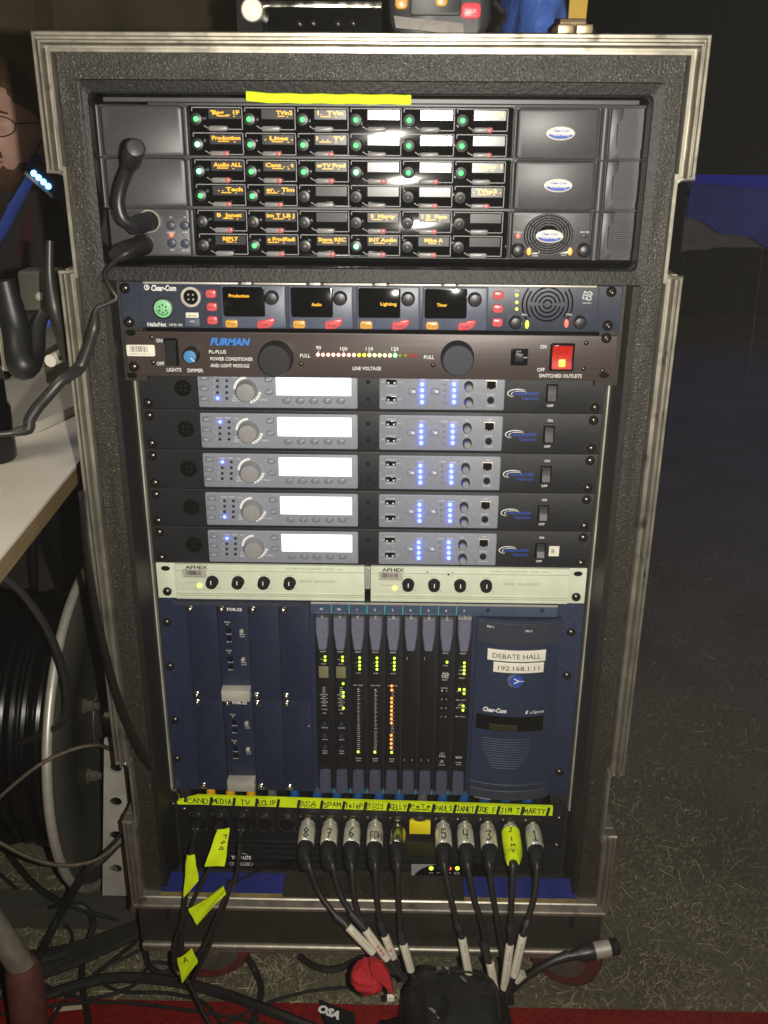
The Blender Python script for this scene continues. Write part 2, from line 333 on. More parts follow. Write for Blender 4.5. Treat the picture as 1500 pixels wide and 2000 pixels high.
def barcode(mb, x0, x1, z0, z1, y, seed=1):
    rnd = random.Random(seed); x = x0
    while x < x1:
        wd = rnd.choice((.35, .35, .7, 1.0)); mb.quad((x, y, z0), (min(x+wd, x1), y, z0), (min(x+wd, x1), y, z1), (x, y, z1)); x += wd+rnd.choice((.35, .5, .8))
# shared small pieces, facing the viewer
def shared(name, m, build):
    b = MB(); build(b); return b.mesh(name, m)
SCREW = shared('screw', 'screw', lambda b: b.lathe((0, 0, 0), [(5.2, 0), (5.2, 1.2), (4.6, 2.6), (3.2, 3.8), (1.6, 4.3), (1.2, 3.4), (.4, 3.2)], n=16))
BOLT = shared('bolt', 'chrome', lambda b: b.lathe((0, 0, 0), [(4.4, 0), (4.4, 1), (3.6, 1.6), (3.4, 1.2), (3.2, 2.6), (2.2, 3.6), (.9, 4), (.6, 3), (.2, 3)], n=18))
def rack_screws(parent, pts, y):
    for x, z in pts: inst('screw', SCREW, (x, y, z), parent, (0, random.uniform(0, 3), 0))
# ---------------------------------------------------------------- setting: floor, carpet strip, drapes
b = MB(); b.quad((-3300, -1700, -600), (5100, -1700, -600), (5100, 5100, -600), (-3300, 5100, -600)); struct('floor', b, 'carpet')
b = MB(); b.box(-1600, 1600, -1600, on(750, 1968).y, -599, -595); solo('red_carpet', b, 'redcarpet', 'red carpet edge laid across the floor just in front of the case', 'carpet')
def drape(name, x0, x1, y, z1, m, label, n=60, amp=22):
    b = MB(); ls = []
    rnd = random.Random(x0); ph = [rnd.uniform(0, 6) for _ in range(3)]
    for z in (-598, 400, z1):
        ls.append([(x0+(x1-x0)*i/n, y+amp*(math.sin(i*.9+ph[0])+.6*math.sin(i*.37+ph[1])+.4*math.sin(i*2.1+ph[2])), z) for i in range(n+1)])
    ls = [l+[(p[0], p[1]+14, p[2]) for p in l[::-1]] for l in ls]
    b.loops(ls); return solo(name, b, m, label, 'curtain', 'curtains round the back of the room')
drape('curtain', -2900, -480, 2300, 2600, 'drape', 'dull brown curtain hanging behind the bearded man', 70)
drape('curtain', -470, 330, 2420, 2600, 'drape', 'lighter fold of brown curtain rising behind the top of the case', 26)
drape('curtain', 340, 4600, 4900, 2700, 'drape2', 'black curtain far behind the blue-lit table', 110, 30)
# ---------------------------------------------------------------- the road case
case = thing('road_case', 'tall black wheeled road case with dented aluminium edging holding the whole rack', 'road case', (0, 0, -600))
def extr(name, p0, p1, inw, m0=0, m1=0, prof=((0, -50), (0, -66), (1.2, -68.5), (3.6, -68.5), (4.4, -65), (6.2, -65), (7, -73), (8, -75), (9.6, -75), (10.6, -72), (11.6, -66), (13.4, -66), (14, -71), (16.6, -71), (17, -69), (17, -50)), m='alu'):
    p0 = Vector((p0[0], 0, p0[1])); p1 = Vector((p1[0], 0, p1[1])); d = (p1-p0).normalized(); n = Vector((inw[0], 0, inw[1]))
    b = MB(); L = (p1-p0).length; k = max(2, int(L/60)); rnd = random.Random(p0.x+p1.z)
    ls = []
    for i in range(k+1):
        t = i/k; j = Vector((rnd.uniform(-.18, .18), rnd.uniform(-.3, .3), rnd.uniform(-.18, .18))) if 0 < i < k else Vector()
        ls.append([p0+d*(L*t)+d*(o*(m0*(1-t)-m1*t))+n*o+Vector((0, y, 0))+j for o, y in prof])
    b.loops(ls); return part(name, b, m, case)
XO, ZT, ZB = 290.5, 529.5, -430
zl = [at(108, 335, -75).z, at(125, 535, -75).z, at(240, 1500, -75).z, at(250, 1615, -75).z]
zr = [at(1345, 350, -75).z, at(1325, 546, -75).z, at(1200, 1521, -75).z, at(1188, 1645, -75).z]
extr('edge_extrusion', (-XO, ZT), (XO, ZT), (0, -1), 1, 1)
extr('edge_extrusion', (XO, ZB), (-XO, ZB), (0, 1), 1, 1, ((0, -50), (0, -72), (1.5, -75), (5, -75), (6, -73.4), (14, -71), (15.5, -71.8), (17, -70.6), (17, -50)))
for sx, zz in ((-1, zl), (1, zr)):
    extr('edge_extrusion', (sx*XO, ZT), (sx*XO, zz[0]), (-sx, 0), 1, 0)
    extr('edge_extrusion', (sx*XO, zz[1]), (sx*XO, zz[2]), (-sx, 0))
    extr('edge_extrusion', (sx*XO, zz[3]), (sx*XO, ZB), (-sx, 0), 0, 1)
    # laminated side panel, cut back where the latch dishes sit
    b = MB(); x0, x1 = sorted((sx*274, sx*288))
    for za, zb in ((ZT-1, zz[0]), (zz[1], zz[2]), (zz[3], -504)): b.box(x0, x1, -50, 520, zb, za)
    part('side_panel', b, 'skirt', case)
    for za, zb, q in ((zz[0], zz[1], 0), (zz[2], zz[3], 1)):
        b = MB(); a = sorted((sx*270.5, sx*273.6)); b.box(a[0], a[1], -73, 90, zb-4, za+4)
        # rounded flanges turning outward at both ends of the dish
        for z, g in ((za, 1), (zb, -1)):
            b.tube([(sx*272, -66, z-g*16), (sx*273.5, -66, z-g*5), (sx*279, -66, z-g*.6), (sx*290, -66, z)], 2.2, 6)
            a2 = sorted((sx*274, sx*289)); b.box(a2[0], a2[1], -50, 90, z-1.2, z+1.2)
        part('latch_dish', b, 'alu_edge', case)
b = MB(); b.box(-274, 274, -50, 520, 514, 528); part('top_panel', b, 'skirt', case)
b = MB(); b.box(-288, 288, 505, 520, -504, 514); part('back_panel', b, 'skirt', case)
b = MB(); b.plate(-284, 284, -507, -431, 40, -56, 3, 2); part('bottom_skirt', b, 'skirt', case)
b = MB(); b.tube([(-284, -58, -503), (284, -58, -503)], 5, 10, False); b.box(-284, 284, -60, 38, -511, -506.5); part('bottom_edge_bar', b, 'alu_edge', case)
b = MB(); b.box(-284, 284, 41, 504, -507, -470); part('base_board', b, 'skirt', case)
# foam lining
for x0, x1, z0, z1 in ((-272, 272, 492, 513), (-272, -252.5, -412, 492), (252.5, 272, -412, 492)):
    b = MB(); n = 40 if z1-z0 > 100 else 4; m = 4 if z1-z0 > 100 else 40; rnd = random.Random(x0)
    g = [[(x0+(x1-x0)*i/m, -62+rnd.uniform(-1.2, 1.2), z0+(z1-z0)*k/n) for i in range(m+1)] for k in range(n+1)]
    b.loops(g, False, False, False)
    b.box(x0, x1, -59, 380, z0, z1)
    part('foam_lining', b, 'foam', case)
def foambed(name, xa, xb, m, z=-424, yf=-48, yb=2):
    b = MB(); yb = on(400, 1703, z).y; b.loops([[(x, y, q) for y, q in ((-69, z-4.7), (-69, z), (yb, z), (yb, z-18), (-48, z-18), (-48, z-4.7))] for x in (xa, xb)]); return part(name, b, m, case)
fz = -408
xs = [-252, on(553, 1740, fz).x, on(905, 1735, fz).x, 250]
foambed('foam_block', xs[0], xs[1]-.5, 'bluefoam', fz); foambed('foam_block', xs[1], xs[2], 'foam', fz-1); foambed('foam_block', xs[2]+.5, xs[3], 'bluefoam', fz)
for xa, xb in ((xs[0], xs[1]), (xs[2], xs[3])):
    b = MB(); b.box(xa, xb, -70.4, -69.1, fz-4.6, fz+.6); part('foam_edge', b, 'tan', case)
# inner rack: pebbled surround with a recessed opening for the three key panels
rack = thing('inner_rack', 'black shock-mounted steel rack frame with pebbled plastic surround inside the foam', 'equipment rack', (0, 0, -462))
b = MB(); N = 5
O = [rrect(-257, 257, 318, 492, 3, N), rrect(-256, 256, 319, 491, 3, N), rrect(-248, 248, 331, 482, 5, N), rrect(-246.8, 246.8, 332.4, 480.8, 7, N), rrect(-246.3, 246.3, 333, 480.2, 7, N)]
b.loops([[(x, y, z) for x, z in o] for o, y in zip([O[0], O[0], O[1], O[2]], (-30, -60, -63, -61))], False, False); part('surround', b, 'bezel', rack)
b = MB(); b.loops([[(x, y, z) for x, z in o] for o, y in zip([O[2], rrect(-247.6, 247.6, 331.6, 481.6, 6, N), O[3], O[4], O[4]], (-61, -63.6, -64, -60, -22))], False, False)
part('surround_lip', b, 'bezel_lip', rack)
for sx in (-1, 1):
    b = MB(); a = sorted((sx*246.5, sx*252)); b.box(a[0], a[1], -60, 330, -463, 317); part('side_wall', b, 'sidewall', rack)
    b = MB(); a = sorted((sx*224, sx*246)); b.box(a[0], a[1], -35, -31, 216, 317); b.box(a[0], a[1], 3.5, 7, -462, 215)
    for k in range(42):
        z = 312-k*18.2
        b.box(sx*234-3, sx*234+3, 3.3, 3.6, z-3, z+3)
    part('rack_rail', b, 'rail', rack)
    b = MB(); a = sorted((sx*244.6, sx*246.2)); b.box(a[0], a[1], -4, 3.4, -330, 216); part('rail_edge', b, 'zinc', rack)
b = MB(); b.box(-246, 246, 325, 330, -462, 490); part('rear_panel', b, 'matte', rack)
b = MB(); b.box(-246, 246, -34, 320, 321, 331); part('shelf', b, 'matte', rack)
# casters
for x, rz in ((-206, 14), (256, -24)):
    q = at(0, 0, 0); cy = -8; tb = MB(); tb.lathe((x, cy, -549.5), [(30, -15), (44, -15), (49, -11), (50, 0), (49, 11), (44, 15), (30, 15)], (math.sin(R(rz)), -math.cos(R(rz)), 0), 32)
    wh = part('caster_wheel', tb, 'tread', case)
    hb = MB(); ax = (math.sin(R(rz)), -math.cos(R(rz)), 0)
    hb.lathe((x, cy, -549.5), [(31, 16), (30, 15.2), (26, 13), (14, 13), (12, 20), (5, 20), (4, 24)], ax, 28); part('hub', hb, 'caster', wh)
    fb = MB(); a = Vector(ax)
    for sg in (-1, 1):
        c = Vector((x, cy, -549.5))+a*(20*sg); t = Vector((-a.y, a.x, 0))
        fb.add([c+t*-9+Vector((0, 0, -8)), c+t*9+Vector((0, 0, -8)), c+t*22+Vector((0, 0, 36)), c+t*-22+Vector((0, 0, 36)), c+a*(2.5*sg)+t*-9+Vector((0, 0, -8)), c+a*(2.5*sg)+t*9+Vector((0, 0, -8)), c+a*(2.5*sg)+t*22+Vector((0, 0, 36)), c+a*(2.5*sg)+t*-22+Vector((0, 0, 36))],
               [[0, 1, 2, 3], [4, 5, 6, 7], [0, 1, 5, 4], [1, 2, 6, 5], [2, 3, 7, 6], [3, 0, 4, 7]])
    fb.box(x-30, x+30, cy-26, cy+30, -514, -511.2); part('fork', fb, 'caster', wh)
# hinge latch on top of the case
b = MB(); l = at(1087, 60, -40); r_ = at(1155, 60, -40)
t = thing('hinge_latch', 'small pale metal hinge plate on the top right edge of the case', 'latch', ((l.x+r_.x)/2, -40, 529))
b.plate(l.x, (l.x+r_.x)/2-1, 529, 538, -10, -48, 1, 1); part('leaf', b, 'brass', t)
b = MB(); b.plate((l.x+r_.x)/2+1, r_.x, 529, 538, -10, -48, 1, 1); part('leaf', b, 'brass', t)
b = MB(); b.tube([(l.x+4, -30, 541), (r_.x-4, -30, 541)], 3, 8, False); part('pin', b, 'brass', t)
# ---------------------------------------------------------------- three intercom key panels
YK = -38
KX0, KP, KW, KH = -161.2, 47.9, 45.2, 18.2
DISP = [[("'Bpg _ 1F", "TVin2", "1.  TVin", "", "", "dio ProdR"), ("Production", ". Lites .", "1 . .  TV", "", "", "UTL")],
        [("Audio ALL", "Cans . . t", "erTV Prod", "", "", "irector 1"), (". . Tech", "er. . Tim", "", "", "", ". TVap2 .")],
        [("B  Janet", "im T LB J", "", "S  Marty", "1 B  Pam", ""), ("REPLY", "o ProdRadi", "Steve REC", "INT Audio", "Mike A", "")]]
LED = [['gggggg', 'Gggggg'], ['GggGgg', 'gg....'], ['......', '.g.G..']]
TIP = [['.....r', 'rrr..r'], ['rrrrr.', 'rr..rr'], ['rr.rr.', '.rrrr.']]
KNOB = shared('key_knob', 'knob', lambda b: b.lathe((0, 0, 0), [(6, 0), (5.7, 5), (5, 6.6), (2.6, 7), (2.2, 6.4), (.2, 6.4)], n=18))
LDOT = {k: shared('key_led', m, lambda b: b.lathe((0, 0, 0), [(2.3, 6.3), (2.1, 7.4), (1.2, 8.2), (.2, 8.4)], n=12)) for k, m in (('g', 'green'), ('G', 'green_hi'), ('.', 'ledoff'))}
SCRN = shared('key_display', 'display', lambda b: b.plate(0, 28.6, -8.2, 0, 0, -.6))
LEV = shared('lever', 'lever', lambda b: b.plate(0, 17.5, -4.6, 0, 0, -3.4, 2.2, 1))
TIPM = shared('lever_lamp', 'redtip', lambda b: b.plate(11.8, 17.8, -4.75, .15, 0, -3.6, 2.2, 1))
def oval_logo(par, x, z, y):
    b = MB(); b.disc(x, z, 13.2, y, y-1.4, .6, 28, 6.2); pl = part('maker_badge', b, 'nickel', par)
    b = MB(); b.disc(x, z, 12.2, y-1.2, y-1.7, 0, 28, 5.3); part('badge_field', b, 'sticker', pl)
    b = MB(); b.prism([(x+11.6*math.cos(R(a)), z+4.8*math.sin(R(a))) for a in range(188, 353, 8)], y-1.6, y-1.9); txt(b, 'Clear-Com', x, z+2.3, 2.4, y-1.85, width=15, bold=.03, shear=.25); part('badge_print', b, 'blue_print', pl)
    b = MB(); txt(b, 'The Sound Technology', x, z-1.3, 1.4, y-2.0, width=15, bold=.02); part('badge_lettering', b, 'white_print', pl)
def grip(par, sx, zt, x_in, x_out, plate_=True):
    # moulded end cover: flat plate, upright ridge with a notch, ribbed thumb grip
    zb, z1 = zt-43.6, zt-.6
    lo, hi = sorted((x_in, x_in+sx*73)); b = MB()
    if plate_: b.plate(lo, hi, zb, z1, YK+4, YK-9, 3, 2)
    else: b.plate(lo, hi, zb, z1, YK+4, YK-7, 2, 1)
    xr = x_in+sx*78
    b.tube([(xr, YK-5, zb), (xr, YK-5, z1)], 4.2, 10, False); xr2 = x_in+sx*88
    lo, hi = sorted((x_in+sx*73, x_in+sx*83)); b.box(lo, hi, YK-2.5, YK+4, zb, z1)
    part('end_cover', b, 'cover', par)
    b = MB(); xa, xb = x_in+sx*83, x_in+sx*95
    b.prism([(xa, zb), (xb-sx*3, zb), (xb-sx*3, zb+7), (xb-sx*6, zb+10), (xb-sx*6.5, z1-12), (xb-sx*2, z1-9), (xb-sx*1, z1), (xa, z1)], YK+4, YK-8, 1.2); part('ridge', b, 'cover', par)
    b = MB(); lo, hi = sorted((xb-sx*5, x_out)); b.box(lo, hi, YK-4, YK+4, zb, z1)
    for k in range(15):
        z = zb+9+k*1.9
        b.box(lo, hi, YK-6.2, YK-4, z, z+1.05)
    part('thumb_grip', b, 'cover_d', par)
panels = []
names = ['top intercom key panel, under the neon yellow tape strip, with plain grey end covers', 'middle intercom key panel between two others, its left end behind the gooseneck microphone', 'bottom intercom key panel with round speaker grille and the gooseneck socket']
for u in range(3):
    zt = 471.6-u*44.4
    p = thing('intercom_key_panel', names[u], 'intercom panel', (0, YK, zt-44), 'intercom key panels at the top of the rack'); panels.append(p)
    b = MB(); b.box(-245.5, 245.5, YK, YK+4, zt-44.2, zt); part('backplate', b, 'cover_d', p)
    b = MB(); b.box(-235, 235, YK+4, 180, zt-42, zt-1); part('chassis', b, 'matte', p)
    b = MB(); b.plate(-165, 129, zt-43.2, zt-.4, YK+2, YK-3, 1.5, .6); part('key_fascia', b, 'gloss', p)
    b = MB(); b.plate(-169, -165.6, zt-43, zt-1, YK+2, YK-6, 1, .8); part('end_strip', b, 'cover', p); b = MB(); b.plate(129.6, 132, zt-43, zt-1, YK+2, YK-6, 1, .8); part('end_strip', b, 'cover', p)
    b = MB(); b.plate(-246 if u else -200, 246, zt-.3, zt+2.2, YK+2, YK-7, .8, .6); b.box(-165, 129, YK-8.5, YK-6, zt+.2, zt+1.4); part('joint_bar', b, 'cover', p)
    pr = MB()
    for r in range(2):
        for c in range(6):
            x = KX0+c*KP; z = zt-1.8-r*21.4; y = YK-3
            pts = [(x, z-3), (x, z), (x+KW, z), (x+KW, z-KH), (x+32, z-KH)]
            pr.ribbon(pts, .62, y-.25); pr.ribbon([(x+15, z-KH+.6), (x+12.5, z-KH+1.6), (x+10.5, z-KH+3)], .7, y-.25)
            k = inst('key_knob', KNOB, (x+4.5, y, z-9.6), p); st = LED[u][r][c]
            inst('key_led', LDOT[st], (x+4.5, y, z-9.6), k)
            d = inst('key_display', SCRN, (x+15, y, z-1.2), p)
            l = inst('lever', LEV, (x+14.6, y, z-KH+3), p)
            if TIP[u][r][c] == 'r': inst('lever_lamp', TIPM, (x+14.6, y, z-KH+3), l)
            t = DISP[u][r][c]
            if t:
                am = MB()
                wdt = min(26, len(t)*2.9); off = {'r': 28-wdt/2, 'l': wdt/2+1, 'c': 14.3}['r' if c in (0, 1) and u < 2 else 'c']
                txt(am, t, x+15+off, z-4.0, 3.3, y-.75, width=wdt, bold=.035)
                q = random.Random(t); a = x+15+off-wdt/2+q.uniform(0, wdt*.3); am.ribbon([(a, z-7.0), (a+wdt*.38, z-7.0)], .8, y-.75); am.ribbon([(a+wdt*.55, z-7.4), (a+wdt*.6, z-7.4)], .7, y-.75)
                ORG[d] = ORG[p]; lt = part('display_lettering', am, 'amber', d); lt.location = W((0, 0, -600))+ORG[p]-W((x+15, y, z-1.2))
    part('key_outline', pr, 'line', p)
    if u < 2:
        grip(p, -1, zt, -169.5, -245); grip(p, 1, zt, 132.5, 245)
        oval_logo(p, 171 if u == 0 else 172, zt-21.5, YK-9)
        if u == 0: rack_screws(p, [], YK)
    else:
        grip(p, 1, zt, 132.5, 245, False)
        f = lambda x, y: at(x, y, YK-3)
        b = MB(); b.plate(-245, -169.6, zt-43.6, zt-.6, YK+2, YK-5, 2, 1); part('socket_cover', b, 'cover', p)
        for i, (bx, by, lit) in enumerate(((335, 440, 0), (362, 440, 0), (337, 474, 1), (363, 475, 0))):
            q = f(bx, by); b = MB(); b.disc(q.x, q.z, 4.2, YK-4, YK-8, 1, 18); part('push_button', b, 'helix', p)
            b = MB(); b.disc(q.x, q.z+7.3, 1.8, YK-4, YK-6.4, .5, 12); part('indicator', b, 'red_led' if lit else 'ledoff', p)
            b = MB(); txt(b, ('HEADSET', 'SHIFT', 'AUX', 'MIC ON')[i], q.x, q.z-6.3, 1.4, YK-5.3); part('button_lettering', b, 'white_print', p)
        # loudspeaker grille
        c = f(1070, 455); gx, gz = c.x, c.z-1; b = MB(); b.disc(gx, gz, 23, YK-5, YK-7.3, .4, 40, 19); g = part('speaker_grille', b, 'hole', p)
        for k, r_ in enumerate((21.5, 18.9, 16.3, 13.7, 11.1)):
            b = MB(); b.ring(gx, gz, r_-.95, r_+.35, YK-6, YK-8.6, 40, sz=.86); part('grille_ring', b, 'cover_d', g)
        b = MB()
        for a in (30, 90, 150, 210, 270, 330): b.tube([(gx+9*math.cos(R(a)), YK-8.2, gz+7.6*math.sin(R(a))), (gx+22*math.cos(R(a)), YK-8.2, gz+19*math.sin(R(a)))], .8, 6, False)
        part('grille_spoke', b, 'cover_d', g)
        oval_logo(p, gx+1, gz-1.5, YK-8.5)
        for bx in (1010, 1138):
            q = f(bx, 487); b = MB(); b.lathe((q.x, YK-7, q.z), [(6.6, 0), (6.2, 8), (5, 10.5), (2, 11.4)], n=20); part('volume_knob', b, 'knob', p)
        for bx, m in ((1032, 'orange_led'), (1112, 'orange_led')):
            q = f(bx, 490); b = MB(); b.disc(q.x, q.z, 1.9, YK-6, YK-8.2, .5, 14, 3.4); part('level_lamp', b, m, p)
        for bx, m, tx in ((1011, 'red_led', 'CALL'), (1140, 'knob', 'MUTE')):
            q = f(bx, 460); b = MB(); b.disc(q.x, q.z, 1.9, YK-6, YK-8.4, .5, 14); part('indicator', b, m, p); b = MB(); txt(b, tx, q.x, q.z+3.4, 1.7, YK-7.3, width=8); part('lamp_lettering', b, 'white_print', p)
        for bx, by, tx in ((1044, 498, 'MAIN'), (1100, 497, 'AUX')):
            q = f(bx, by); b = MB(); txt(b, tx, q.x, q.z, 1.5, YK-7.3); b.add([(q.x-5, YK-7.4, q.z+1.6), (q.x+4, YK-7.4, q.z+1.6), (q.x+4, YK-7.4, q.z+3.6)], [[0, 1, 2]]); part('knob_lettering', b, 'white_print', p)
# yellow tape strip above the top panel
l = at(481, 192, -66); r_ = at(803, 194, -66); b = MB(); ls = []
for i in range(25):
    x = l.x+(r_.x-l.x)*i/24; dz = 1.6*math.exp(-i/2)-.02*i+.25*math.sin(i*1.3)
    ls.append([(x, -64.4, l.z+4.4+dz), (x, -66, l.z+3.8+dz), (x, -67, l.z-3.6+dz), (x, -66.4, l.z-3.8+dz), (x, -65.4, l.z+3.4+dz), (x, -63.8, l.z+4.1+dz)])
b.loops(ls); solo('gaffer_tape_strip', b, 'ylw', 'long blank neon yellow tape strip stuck along the top edge above the key panels', 'tape')
b = MB(); b.box(-238, 238, -50, -40, 474.2, 477.5); part('top_trim', b, 'cover', panels[0])
# gooseneck microphone and headset lead plugged into the bottom panel
q = at(292, 432, -46)
g = thing('gooseneck_microphone', 'black gooseneck microphone curling up from the left socket of the bottom key panel', 'microphone', (q.x, -43, q.z))
b = MB(); b.lathe((q.x, -42.9, q.z), [(10.5, 0), (10.5, 5), (9.6, 6), (9, 5.5)], n=26, cap1=False); part('socket_ring', b, 'nickel', g)
b = MB(); b.lathe((q.x, -43.2, q.z), [(8.8, 0), (8.8, 20), (7.8, 22), (7.8, 33), (6, 36)], (-.25, -1, -.05), 22); part('plug', b, 'knob', g)
P = [at(282, 432, -78), at(262, 438, -92), at(241, 428, -98), at(232, 400, -98), at(236, 368, -98), at(247, 338, -100), at(255, 322, -106)]
b = MB(); b.tube(P, 5.6, 12); part('gooseneck', b, 'knob', g)
m = at(262, 297, -128); b = MB(); d = (Vector(m)-Vector(P[-1])).normalized()
b.lathe(P[-1], [(6.2, -2), (7.4, 4), (8.6, 14), (8.8, 22), (8.6, 34), (7.5, 36.5), (7.2, 34)], (d.x, d.y, d.z), 22); hd = part('capsule', b, 'knob', g)
b = MB(); b.lathe(P[-1]+d*34, [(7.3, 0), (7, 1.5), (4, 2.6), (.3, 3)], (d.x, d.y, d.z), 20); part('mesh_cap', b, 'cover', hd)
q = at(278, 478, -46)
h = thing('headset_lead', 'black headset cable with round plug leaving the lower left socket and drooping to the desk', 'cable', (q.x, -43, q.z))
b = MB(); b.lathe((q.x, -42.9, q.z), [(10, 0), (10, 4), (9, 5), (8.6, 4)], n=26, cap1=False); part('socket_ring', b, 'bezel_lip', h)
b = MB(); b.lathe((q.x, -43.2, q.z), [(8.6, 0), (8.6, 16), (9.4, 18), (8, 38), (4.6, 46)], (-.42, -1, -.12), 22); part('plug', b, 'knob', h)
P = [at(262, 487, -88), at(244, 497, -94), at(222, 512, -92), at(206, 535, -80), at(216, 562, -75), at(228, 582, -74), at(212, 592, -78), at(190, 604, -84), at(184, 640, -90), at(172, 680, -92), at(156, 718, -96), at(140, 730, -108), at(118, 745, -118), at(96, 770, -124), at(74, 795, -128), at(58, 820, -132), at(54, 838, -134), at(20, 846, -140), at(-30, 850, -150)]
b = MB(); b.tube(P, [2.2]*8+[5.6]*9+[3]*2, 10); part('lead', b, 'cable', h)
# ---------------------------------------------------------------- blue-grey digital intercom main station (1U)
def disp_f(Y): return lambda x, y: (lambda q: (q.x, q.z))(at(x, y, Y))
t = thing('intercom_main_station', 'slim blue-grey intercom main station with four small black screens and red keys', 'intercom station', (0, YK, 270))
ZU, ZD = 314.5, 270.6; f = disp_f(YK-4)
b = MB(); b.plate(-241.3, 241.3, ZD, ZU, YK, YK-3, 1, .5); part('faceplate', b, 'helix', t)
b = MB(); b.box(-215, 215, YK+.2, 180, ZD+1, ZU-1); part('chassis', b, 'matte', t)
b = MB(); b.plate(-222, 219, ZD+.6, ZU-1.2, YK-3, YK-5, .8, .5); fb = part('front_body', b, 'helix', t)
glint_segs = [(280, 465), (472, 491), (496, 598), (605, 626), (632, 727), (732, 755), (760, 862), (867, 890), (895, 1166)]  # nickel strips standing in for flash reflected off the top edge
for i, (a, c) in enumerate(glint_segs):
    x0, x1 = f(a, 553)[0], f(c, 553)[0]; b = MB(); b.plate(x0, x1, ZU-1.1, ZU+.7+(i % 2)*.5, YK+6, YK-6-(i % 2), .3, .2); part('top_trim', b, 'nickel', t)
pr = MB(); y = YK-5.15
X, Z = f(318, 562); txt(pr, 'Clear-Com', X+1, Z, 5.2, y, width=24, bold=.035, shear=.18)
X, Z = f(287, 561); pr.ring(X, Z, 1.7, 2.6, y, y-.02, 16); pr.ring(X+.8, Z, .5, 1.2, y, y-.02, 12); part('brand_lettering', pr, 'white_print', t); pr = MB()
X, Z = f(307, 633); b = MB(); txt(b, 'HelixNet', X, Z, 4, y, width=18.5, bold=.02); X, Z = f(344, 634); txt(b, 'HMS-4X', X, Z, 2.6, y, width=13); part('model_lettering', b, 'white_print', t)
X, Z = f(319, 602); b = MB(); b.disc(X, Z, 10.3, YK-4.9, YK-6.2, .6, 26); c_ = part('round_socket', b, 'black', t)
b = MB(); b.disc(X, Z, 8.6, YK-6.1, YK-6.9, .3, 26); part('socket_face', b, 'green_conn', c_)
b = MB()
for k in range(6): a = R(30+60*k); b.disc(X+3.6*math.cos(a), Z+3.6*math.sin(a), .9, YK-6.8, YK-7.1, 0, 8)
b.ring(X, Z, 5.6, 6.3, YK-6.8, YK-7, 24, 190, 330); part('socket_hole', b, 'hole', c_)
X, Z = f(374, 579); b = MB(); b.ring(X, Z, 7.2, 9.6, YK-4.9, YK-8, 28); c_ = part('headset_socket', b, 'nickel', t)
b = MB(); b.disc(X, Z, 7.2, YK-4.9, YK-5.3, 0, 26); part('socket_hole', b, 'hole', c_)
b = MB()
for k in range(4): a = R(45+90*k); b.lathe((X+3.2*math.cos(a), YK-5, Z+3.2*math.sin(a)), [(.9, 0), (.8, 3)], n=8)
part('pin', b, 'nickel', c_)
X, Z = f(376, 615); b = MB(); b.plate(X-6.2, X+6.2, Z-2.5, Z+2.5, YK-4.9, YK-6, .5, .3); u_ = part('usb_socket', b, 'sticker', t); b = MB(); b.box(X-4.6, X+4.6, YK-6.3, YK-5.8, Z-1.3, Z+.4); part('usb_slot', b, 'zinc', u_)
X, Z = f(376, 629); b = MB(); b.plate(X-7, X+7, Z-4, Z+4, YK-4.9, YK-5.6, .4, .2); pc_ = part('port_cover', b, 'module', t); b = MB(); txt(b, 'HMS', X, Z+1, 1.8, YK-5.8); part('port_lettering', b, 'white_print', pc_)
dk = MB()
def rbtn(x, yy, tx):
    X, Z = f(x, yy); b = MB(); b.plate(X-5, X+5, Z-3.9, Z+3.9, YK-4.9, YK-8.4, 2.6, 1.2); part('red_key', b, 'red_btn', t); txt(dk, tx, X, Z, 1.9, YK-8.5, width=6)
for x, yy, tx in ((413, 573, 'Mic'), (415, 598.5, 'Menu'), (416, 624.5, 'Group'), (973, 576, 'Vol'), (972, 602, 'Call'), (971, 629, 'Main')): rbtn(x, yy, tx)
am = MB(); rnd = random.Random(3)
for i, (mx0, mx1, tx, tpx, tpy) in enumerate(((432, 560, 'Production', 468, 576), (564, 691, 'Audio', 619, 593), (695, 821, 'Lighting', 759, 592), (824, 953, 'Timer', 863, 594))):
    x0, x1 = f(mx0, 600)[0], f(mx1, 600)[0]
    b = MB(); b.plate(x0+.4, x1-.4, ZD+1.2, ZU-1.6, YK-4.9, YK-8, 1.6, 1.2); md = part('key_module', b, 'module', t)
    b = MB(); b.plate(x0+2.6, x0+43, ZD+12.6, ZU-2.8, YK-7.9, YK-8.5, 2, .3); part('screen', b, 'gloss', md)
    kx = x0+50.2; b = MB(); b.lathe((kx, YK-7.9, ZU-12.5), [(6.8, 0), (6.4, 7), (5.4, 9), (2, 9.6)], n=22); part('rotary_knob', b, 'knob', md)
    b = MB(); b.plate(x0+4.2, x0+16.2, ZD+2.2, ZD+9.6, YK-7.9, YK-11, 2, 1.2); part('call_key', b, 'ylw_btn', md); txt(dk, 'Call', x0+10.2, ZD+5.9, 2.4, YK-11.2, width=8)
    o = [(x0+35.5, ZD+1.6), (x0+45.5, ZD+2), (x0+50.5, ZD+5.5), (x0+52.4, ZD+9.8), (x0+51, ZD+11.6), (x0+46, ZD+11.3), (x0+42, ZD+9.6), (x0+36, ZD+9), (x0+34.8, ZD+5.5)]
    b = MB(); b.prism(o, YK-7.9, YK-11, 1.3); part('talk_key', b, 'red_btn', md); txt(dk, 'Talk', x0+41.6, ZD+5.3, 2.5, YK-11.2, width=9.5)
    X, Z = f(tpx, tpy); txt(am, tx, X, Z, 3, YK-8.75, width=len(tx)*1.95, bold=.02)
part('key_lettering', dk, 'ink', t); part('screen_lettering', am, 'amber', t)
X, Z = f(1069, 594); b = MB()
